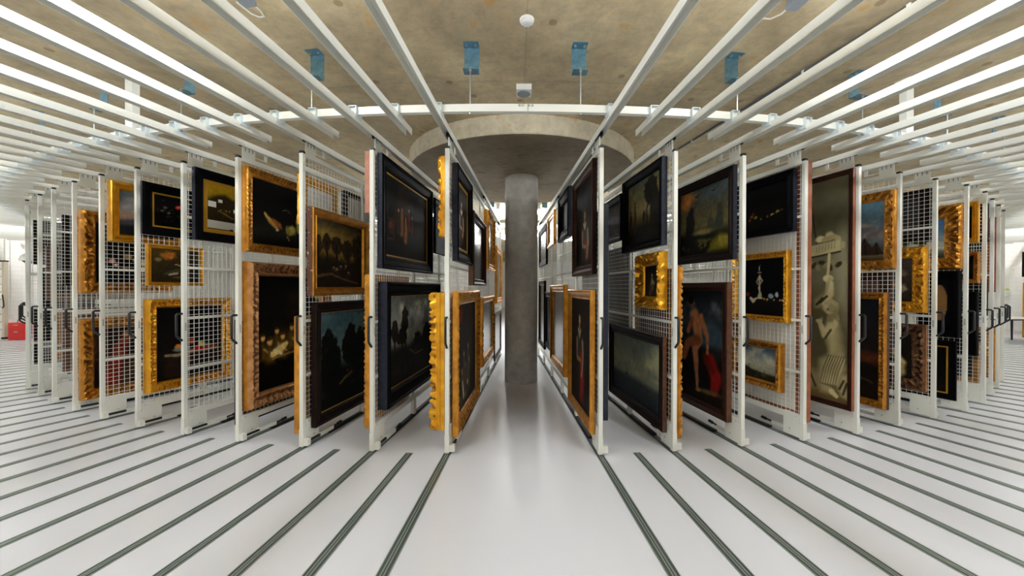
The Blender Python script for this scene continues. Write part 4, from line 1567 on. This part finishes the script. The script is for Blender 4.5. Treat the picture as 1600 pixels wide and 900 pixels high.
# --- left of the column, far faces (edges and backs)
PIC('L0', 'b', .03, .85, 2.09, 2.87, .09, 'carved gilt frame seen edge-on at the top of first rack left of column', P_dark, .14, 'scroll', 'gilt_bright', scallop=.012, amp=.012)
PIC('L0', 'b', .03, .95, .22, 1.55, .17, 'deep scalloped gilt frame seen edge-on low on first rack left of column', P_dark, .16, 'scroll', 'gilt_bright', scallop=.022, amp=.022, lam=.08)
PIC('L1', 'b', .03, .8, 2.33, 2.93, .084, 'pinkish wooden frame seen edge-on at the top of second rack left of column', P_dark, .08, B_, 'pink_wood')
PIC('L1', 'b', .03, 1.0, .22, 1.73, .10, 'carved gilt frame seen edge-on low on second rack left of column', P_dark, .14, C_, 'gilt_warm', amp=.014, scallop=.008, lam=.05)
PIC('L2', 'b', .03, .62, 2.23, 2.74, .076, 'small carved gilt frame seen edge-on at the top of third rack left of column', P_dark, .1, C_, 'gilt_bright', scallop=.01, back='card_white')
PIC('L2', 'b', .03, 1.1, .13, 1.31, .11, 'plain gilt frame seen edge-on low on third rack left of column', P_dark, .12, P_, 'gilt_warm')
PIC('L2', 'b', .72, 1.3, 2.1, 2.75, .06, 'white-backed picture behind the bare upper mesh of third rack left of column', P_dark, .06, P_, 'dark_brown', back='card_white')
PIC('L3', 'b', .03, .9, .17, 1.26, .066, 'dark brown frame seen edge-on low on fourth rack left of column', P_dark, .08, B_, 'dark_brown')
PIC('L8', 'b', .10, 1.15, 1.62, 2.6, .07, 'dark-backed picture behind the upper mesh of ninth rack left of column', P_dark, .1, B_, 'dark_brown', back='card_dark')
PIC('L8', 'b', .10, .9, .42, 1.3, .07, 'brown-backed picture behind the lower mesh of ninth rack left of column', P_dark, .09, B_, 'walnut', back='card_brown')
PIC('L9', 'b', .08, 1.0, 1.4, 2.2, .07, 'dark-backed picture behind the upper mesh of tenth rack left of column', P_dark, .1, B_, 'walnut', back='card_dark')
PIC('L9', 'b', .16, .9, .5, 1.25, .07, 'gilt-edged back of a picture low on tenth rack left of column', P_dark, .08, B_, 'gilt_old', back='card_dark')
PIC('L10', 'b', .08, 1.0, 1.95, 2.65, .07, 'dark-backed picture high on eleventh rack left of column', P_dark, .09, B_, 'dark_brown', back='card_dark')
PIC('L10', 'b', .08, .9, .38, 1.3, .07, 'dark-backed picture low on eleventh rack left of column', P_dark, .09, B_, 'dark_brown', back='card_dark')
# --- right of the column, faces seen in the picture
PIC('R0', 'v', .12, 1.09, 1.74, 2.875, .06, 'tall dark mahogany-framed portrait, upper front of first rack right of column',
    lambda w, h, s: P_figure(w, h, s, .55, body=(34, 28, 24), robe=(120, 60, 30), lace=(176, 150, 104), top=.6, sz=1.1), .11, P_, 'mahogany', 'dark_brown')
PIC('R0', 'v', .10, 1.25, .17, 1.58, .078, 'gilt-framed portrait of a person with a red sash, low on first rack right of column',
    lambda w, h, s: P_figure(w, h, s, .45, robe=(150, 34, 22), top=.8, sz=1.0), .10, P_, 'gilt_warm')
PIC('R0', 'v', 1.57, 2.87, .37, 1.645, .075, 'gilt-framed shiny brown picture, second in the lower row right of the aisle', lambda w, h, s: P_sheen(w, h, s, (76, 66, 60)), .11, P_, 'gilt_old')
PIC('R0', 'v', 1.25, 2.02, 2.27, 2.915, .084, 'black-framed small picture behind the tall portrait, top row right of the aisle', P_dark, .14, F_, 'ebony', 'ebony_side')
PIC('R0', 'v', 2.6, 3.4, 2.33, 2.9, .055, 'small gilt-framed shiny picture, third in the top row right of the aisle', lambda w, h, s: P_sheen(w, h, s, (110, 112, 116)), .1, P_, 'gilt_old')
PIC('R0', 'v', 3.57, 4.75, 2.06, 2.83, .055, 'black-framed shiny picture at far end of top row, nearest right of the column', lambda w, h, s: P_sheen(w, h, s, (100, 100, 100)), .1, F_, 'ebony')
PIC('R0', 'v', 3.80, 4.74, .38, 1.745, .06, 'dark-framed tall picture at the far end of the lower row, right of the column', lambda w, h, s: P_sheen(w, h, s, (90, 78, 70)), .09, P_, 'dark_brown')
PIC('R0', 'v', 2.99, 3.68, .485, 1.525, .06, 'black-framed narrow picture, third in the lower row right of the aisle', P_dark, .1, F_, 'ebony')
PIC('R1', 'v', .12, 1.11, 2.035, 2.92, .096, 'black-framed golden landscape with two dark figures by a tree', P_meeting_black, .09, F_, 'ebony', 'ebony_side')
PIC('R1', 'v', .13, .71, 1.38, 1.975, .10, 'small scrolled gilt frame with a pale figure, hanging mid-height right of the column', P_small_figure, .135, C_, 'gilt_bright', amp=.02, scallop=.02, lam=.075)
PIC('R1', 'v', .10, 1.6, .16, 1.115, .081, 'wide dark-framed seascape with pale clouds, low on second rack right of column', P_seascape, .11, P_, 'dark_brown', 'walnut')
PIC('R1', 'v', 1.26, 2.0, 2.23, 2.84, .06, 'black-framed dark picture half hidden behind the first rack, right of the column', P_dark, .1, F_, 'ebony')
PIC('R2', 'v', .08, 1.12, 1.9, 2.865, .065, 'dark-framed stormy rock landscape with an orange sky', P_storm_rocks, .1, F_, 'dark_brown', 'ebony_side')
PIC('R2', 'v', .12, 1.06, .215, 1.665, .099, 'brown-framed seated bare figure with red cloth', P_seated_figure, .095, P_, 'mahogany', 'walnut')
PIC('R3', 'v', .09, .98, 2.21, 2.875, .075, 'black-framed nearly black still life with dim fruit, top of fourth rack right of column', P_black_still, .09, F_, 'ebony', 'ebony_side')
PIC('R3', 'v', .15, .92, 1.22, 2.015, .071, 'gilt-framed still life of a silver statuette on black', P_statuette, .072, C_, 'gilt_bright', amp=.007, lam=.05)
PIC('R3', 'v', .22, .95, .455, .995, .088, 'small gilt-framed river view with cloudy sky, lowest on fourth rack right of column', P_river_view, .085, C_, 'gilt_old', amp=.007, lam=.05)
PIC('R4', 'v', .022, .72, .26, 2.915, .079, 'very tall wood-framed stone-coloured painting of draped figures', P_grisaille, .055, P_, 'mahogany', 'plain_wood')
PIC('R5', 'v', .022, .80, 1.835, 2.755, .088, 'ornate gilt-framed beach with dark tents, top of sixth rack right of column', P_tent_beach, .112, C_, 'gilt_old', 'gilt_warm', amp=.014, lam=.09)
PIC('R5', 'v', .08, .85, .18, 1.56, .121, 'gilt-framed dark dusk view, low on sixth rack right of column', P_dusk_city, .092, C_, 'gilt_old', 'walnut', amp=.009, lam=.05)
PIC('R6', 'v', .07, .72, 1.3, 2.13, .085, 'bright carved gilt frame with a brown group, middle of seventh rack right of column', P_group_brown, .14, C_, 'gilt_bright', amp=.022, lam=.1)
PIC('R6', 'v', .07, .75, .32, 1.155, .085, 'dark bronze carved frame with pale dress, low on seventh rack right of column', P_white_dress, .14, C_, 'gilt_dark', 'gilt_brown', amp=.022, lam=.09)
PIC('R7', 'v', .04, .95, 1.86, 2.70, .097, 'heavily carved gilt frame with blue sky, top of eighth rack right of column', P_blue_sky, .16, C_, 'gilt_old', 'gilt_warm', amp=.024, lam=.08)
PIC('R7', 'v', .05, .44, .97, 1.835, .12, 'black-framed picture with a plain tan oval', P_oval, .10, F_, 'ebony')
PIC('R7', 'v', .08, .75, .135, .915, .066, 'black-framed dark picture with gilt line, lowest on eighth rack right of column', P_blackish, .075, F_, 'ebony', slip=.018)
PIC('R8', 'v', .06, .6, 2.25, 2.825, .084, 'plain gilt-framed picture at the top of ninth rack right of column', P_dark, .07, P_, 'gilt_bright')
PIC('R8', 'v', .05, .6, 1.68, 2.12, .11, 'carved gilt-framed small picture in the middle of ninth rack right of column', P_dark, .06, C_, 'gilt_warm', amp=.01, lam=.05)
PIC('R8', 'v', .06, .65, .67, 1.565, .11, 'black-framed picture behind the handle of ninth rack right of column', P_blackish, .13, F_, 'ebony')
PIC('R9', 'v', .05, .65, 2.3, 2.88, .08, 'black frame just visible at the top of tenth rack right of column', P_blackish, .1, F_, 'ebony')
PIC('R9', 'v', .05, .65, 1.2, 1.75, .08, 'black frame just visible mid-height on tenth rack right of column', P_blackish, .1, F_, 'ebony')
PIC('R10', 'v', .04, .65, 1.55, 2.75, .08, 'orange-brown wood-framed panel just visible on eleventh rack right of column', P_dark, .08, B_, 'plain_wood')
PIC('R10', 'v', .04, .65, .12, .98, .08, 'gilt frame just visible low on eleventh rack right of column', P_dark, .1, C_, 'gilt_old')
# --- right of the column, far faces
PIC('R0', 'b', .03, .9, .33, 2.41, .08, 'tall dark grey panel seen edge-on on first rack right of column', P_blackish, .1, B_, 'ebony_side', back='card_dark')
PIC('R1', 'b', .03, 1.0, .12, 1.82, .095, 'scalloped gilt frame seen edge-on on second rack right of column', P_dark, .15, 'scroll', 'gilt_warm', scallop=.014, amp=.014, lam=.06)
PIC('R1', 'b', 1.12, 2.5, .95, 2.15, .06, 'dark-backed picture behind the mesh beside the small scrolled gilt frame', P_dark, .1, B_, 'dark_brown', back='card_dark')
PIC('R3', 'b', .03, 1.0, .19, 2.93, .11, 'tall wood frame with white back board, behind fourth rack right of column', P_dark, .1, B_, 'plain_wood', back='card_white')
PIC('R5', 'b', .10, .95, .8, 1.8, .06, 'brown-backed picture behind the mesh of sixth rack right of column', P_dark, .1, B_, 'mahogany', back='card_brown')
PIC('R6', 'b', .06, .95, 2.2, 2.85, .06, 'dark-backed picture behind the bare upper mesh of seventh rack right of column', P_dark, .1, B_, 'dark_brown', back='card_dark')
PIC('R8', 'b', .06, .9, .28, .85, .06, 'gilt-edged dark back low on ninth rack right of column', P_dark, .06, B_, 'gilt_old', back='card_dark')

# ------------------------------------------------------------------ left end of the room
o = thing('step_ladder', 'folded pale aluminium step ladder standing upright at the far left edge', 'ladder', (-15.9, 11.25, 0), 0)
for x in (-.2, .2):
    MB().box(x - .035, x + .035, -.05, .05, .03, 2.36, 'ladder_alu').build('stile', o, bevel=.008)
for k in range(9):
    MB().box(-.165, .165, -.06, .05, .28 + k * .23, .305 + k * .23, 'ladder_alu').build('step', o)
MB().box(-.235, .235, -.06, .06, 2.36, 2.4, 'black_plastic').build('top_cap', o)
for x in (-.2, .2):
    MB().box(x - .045, x + .045, -.06, .06, 0, .06, 'black_rubber').build('rubber_foot', o)
MB().tube([(.2, -.06, 1.35), (.26, -.08, 1.15), (.27, -.08, 1.0), (.2, -.06, .95)], .014, 'black_rubber', 8).build('carry_strap', o, smooth=True)

o = thing('red_box', 'bright red two-tier metal box with a wire handle on the floor at the far left', 'box', (-15.1, 11.2, 0), 0)
MB().box(-.18, .3, -.2, .2, 0, .25, 'red_paint').build('lower_box', o, bevel=.01)
MB().box(-.18, .3, -.2, .2, .256, .52, 'red_paint').build('upper_box', o, bevel=.01)
MB().box(-.17, .29, -.19, .19, .25, .256, 'red_dark').build('seam', o)
MB().tube([(.0, -.12, .515), (.02, -.12, .6), (.05, 0, .63), (.02, .12, .6), (.0, .12, .515)], .008, 'black_plastic', 8).build('wire_handle', o, smooth=True)
MB().box(.0, .12, -.208, -.2, .44, .46, 'steel').box(.0, .12, -.208, -.2, .23, .262, 'steel').build('latch', o)

o = thing('dome_camera', 'white dome security camera on a bent arm near the left wall', 'camera', (-14.95, 11.25, 2.3), 0)
MB().lathe([(0, .35), (.08, .33), (.17, .24), (.2, .14), (.2, .09), (.0, .09)], 'plastic_white', 32).build('hood', o, smooth=True)
MB().lathe([(0, .0), (.08, .02), (.13, .06), (.14, .09), (0, .09)], 'black_plastic', 24).build('dome', o, smooth=True)
MB().tube([(0, 0, .34), (.02, 0, .5), (.1, 0, .56), (.25, 0, .56), (.25, 0, 1.43)], .03, 'plastic_white', 10).build('arm', o, smooth=True)
for k, yy in enumerate((11.6, 11.72)):
    o = thing('wall_conduit', 'thin pale vertical conduit on the left wall behind the dome camera, %s one' % ('near' if k == 0 else 'far'), 'pipe', (-WX + .02, yy, 0))
    MB().tube([(0, 0, .6), (0, 0, CEIL - .01)], .012, 'plastic_white', 8).build('pipe', o, smooth=True)
    MB().box(-.015, .03, -.03, .03, .58, .7, 'plastic_white').build('outlet_box', o)

# ------------------------------------------------------------------ right end of the room
o = thing('work_table', 'black-legged table with thin white top at the far right', 'table', (14.85, 11.2, 0), 0)
MB().box(-.75, .75, -.4, .4, .71, .74, 'table_white').build('table_top', o, bevel=.004)
for x in (-.7, .7):
    for y in (-.35, .35):
        MB().tube([(x, y, 0), (x * .97, y * .97, .71)], [.022, .03], 'black_plastic', 8).build('leg', o, smooth=True)
MB().box(-.7, .7, -.36, .36, .67, .71, 'black_plastic').build('apron', o)

o = thing('wall_mesh_panel', 'white wire-mesh hanging panel standing in front of the right wall', 'mesh panel', (15.75, 11.6, 0), 0)
f = MB()
for y in (-1.2, 1.3):
    f.box(-.02, .02, y - .02, y + .02, 0, 2.3, 'white_steel')
f.box(-.02, .02, -1.2, 1.3, 2.27, 2.31, 'white_steel').box(-.02, .02, -1.2, 1.3, .25, .29, 'white_steel')
f.build('panel_frame', o)
w = MB()
for k in range(49):
    y = -1.15 + k * .05
    w.box(-.002, .002, y - .002, y + .002, .29, 2.27, 'wire_white')
for k in range(39):
    z = .33 + k * .05
    w.box(-.002, .002, -1.18, 1.28, z - .002, z + .002, 'wire_white')
link('wire_mesh', w.mesh('wire_mesh', fix=False), o)


def wall_picture(y0, y1, z0, z1, label, paint, fw, mt, style):
    w, h = y1 - y0, z1 - z0
    o = thing('framed_painting', label, 'painting', (15.725, (y0 + y1) / 2, z0), -math.pi / 2)
    fr = link('frame', frame_mesh(w, h, fw, .07, style, mt, mt), o)
    fr.location = (0, 0, h / 2)
    c = link('canvas', canvas_mesh(paint(w - 2 * fw, h - 2 * fw, 5), w - 2 * fw, h - 2 * fw, -.018), o)
    c.location = (0, 0, h / 2)
    MB().box(-w / 2 + fw * .5, w / 2 - fw * .5, -.012, 0, fw * .5, h - fw * .5, 'card_brown').build('backing_board', o)


wall_picture(10.4, 11.42, 1.98, 2.76, 'small dark-framed brown picture on the mesh panel at the far right', lambda w, h, s: P_dark(w, h, s, (70, 46, 26), (110, 76, 40)), .12, 'dark_brown', 'plain')
wall_picture(10.4, 11.4, .1, 1.8, 'bright gilt-framed dark picture below the small brown one at the far right', lambda w, h, s: P_dark(w, h, s, (40, 24, 14), (90, 50, 24)), .16, 'gilt_bright', 'plain')
o = thing('wall_dispenser', 'white wall dispenser with a yellow-green sheet on top at the far right', 'dispenser', (16.2, 12.2, 1.35), 0)
MB().box(-.16, 0, -.14, .14, 0, .2, 'plastic_white').build('holder', o, bevel=.02)
MB().prism([(-.15, .2), (-.02, .2), (-.04, .26), (-.13, .27)], -.12, .12, 'green_paper').build('sheet_stack', o)
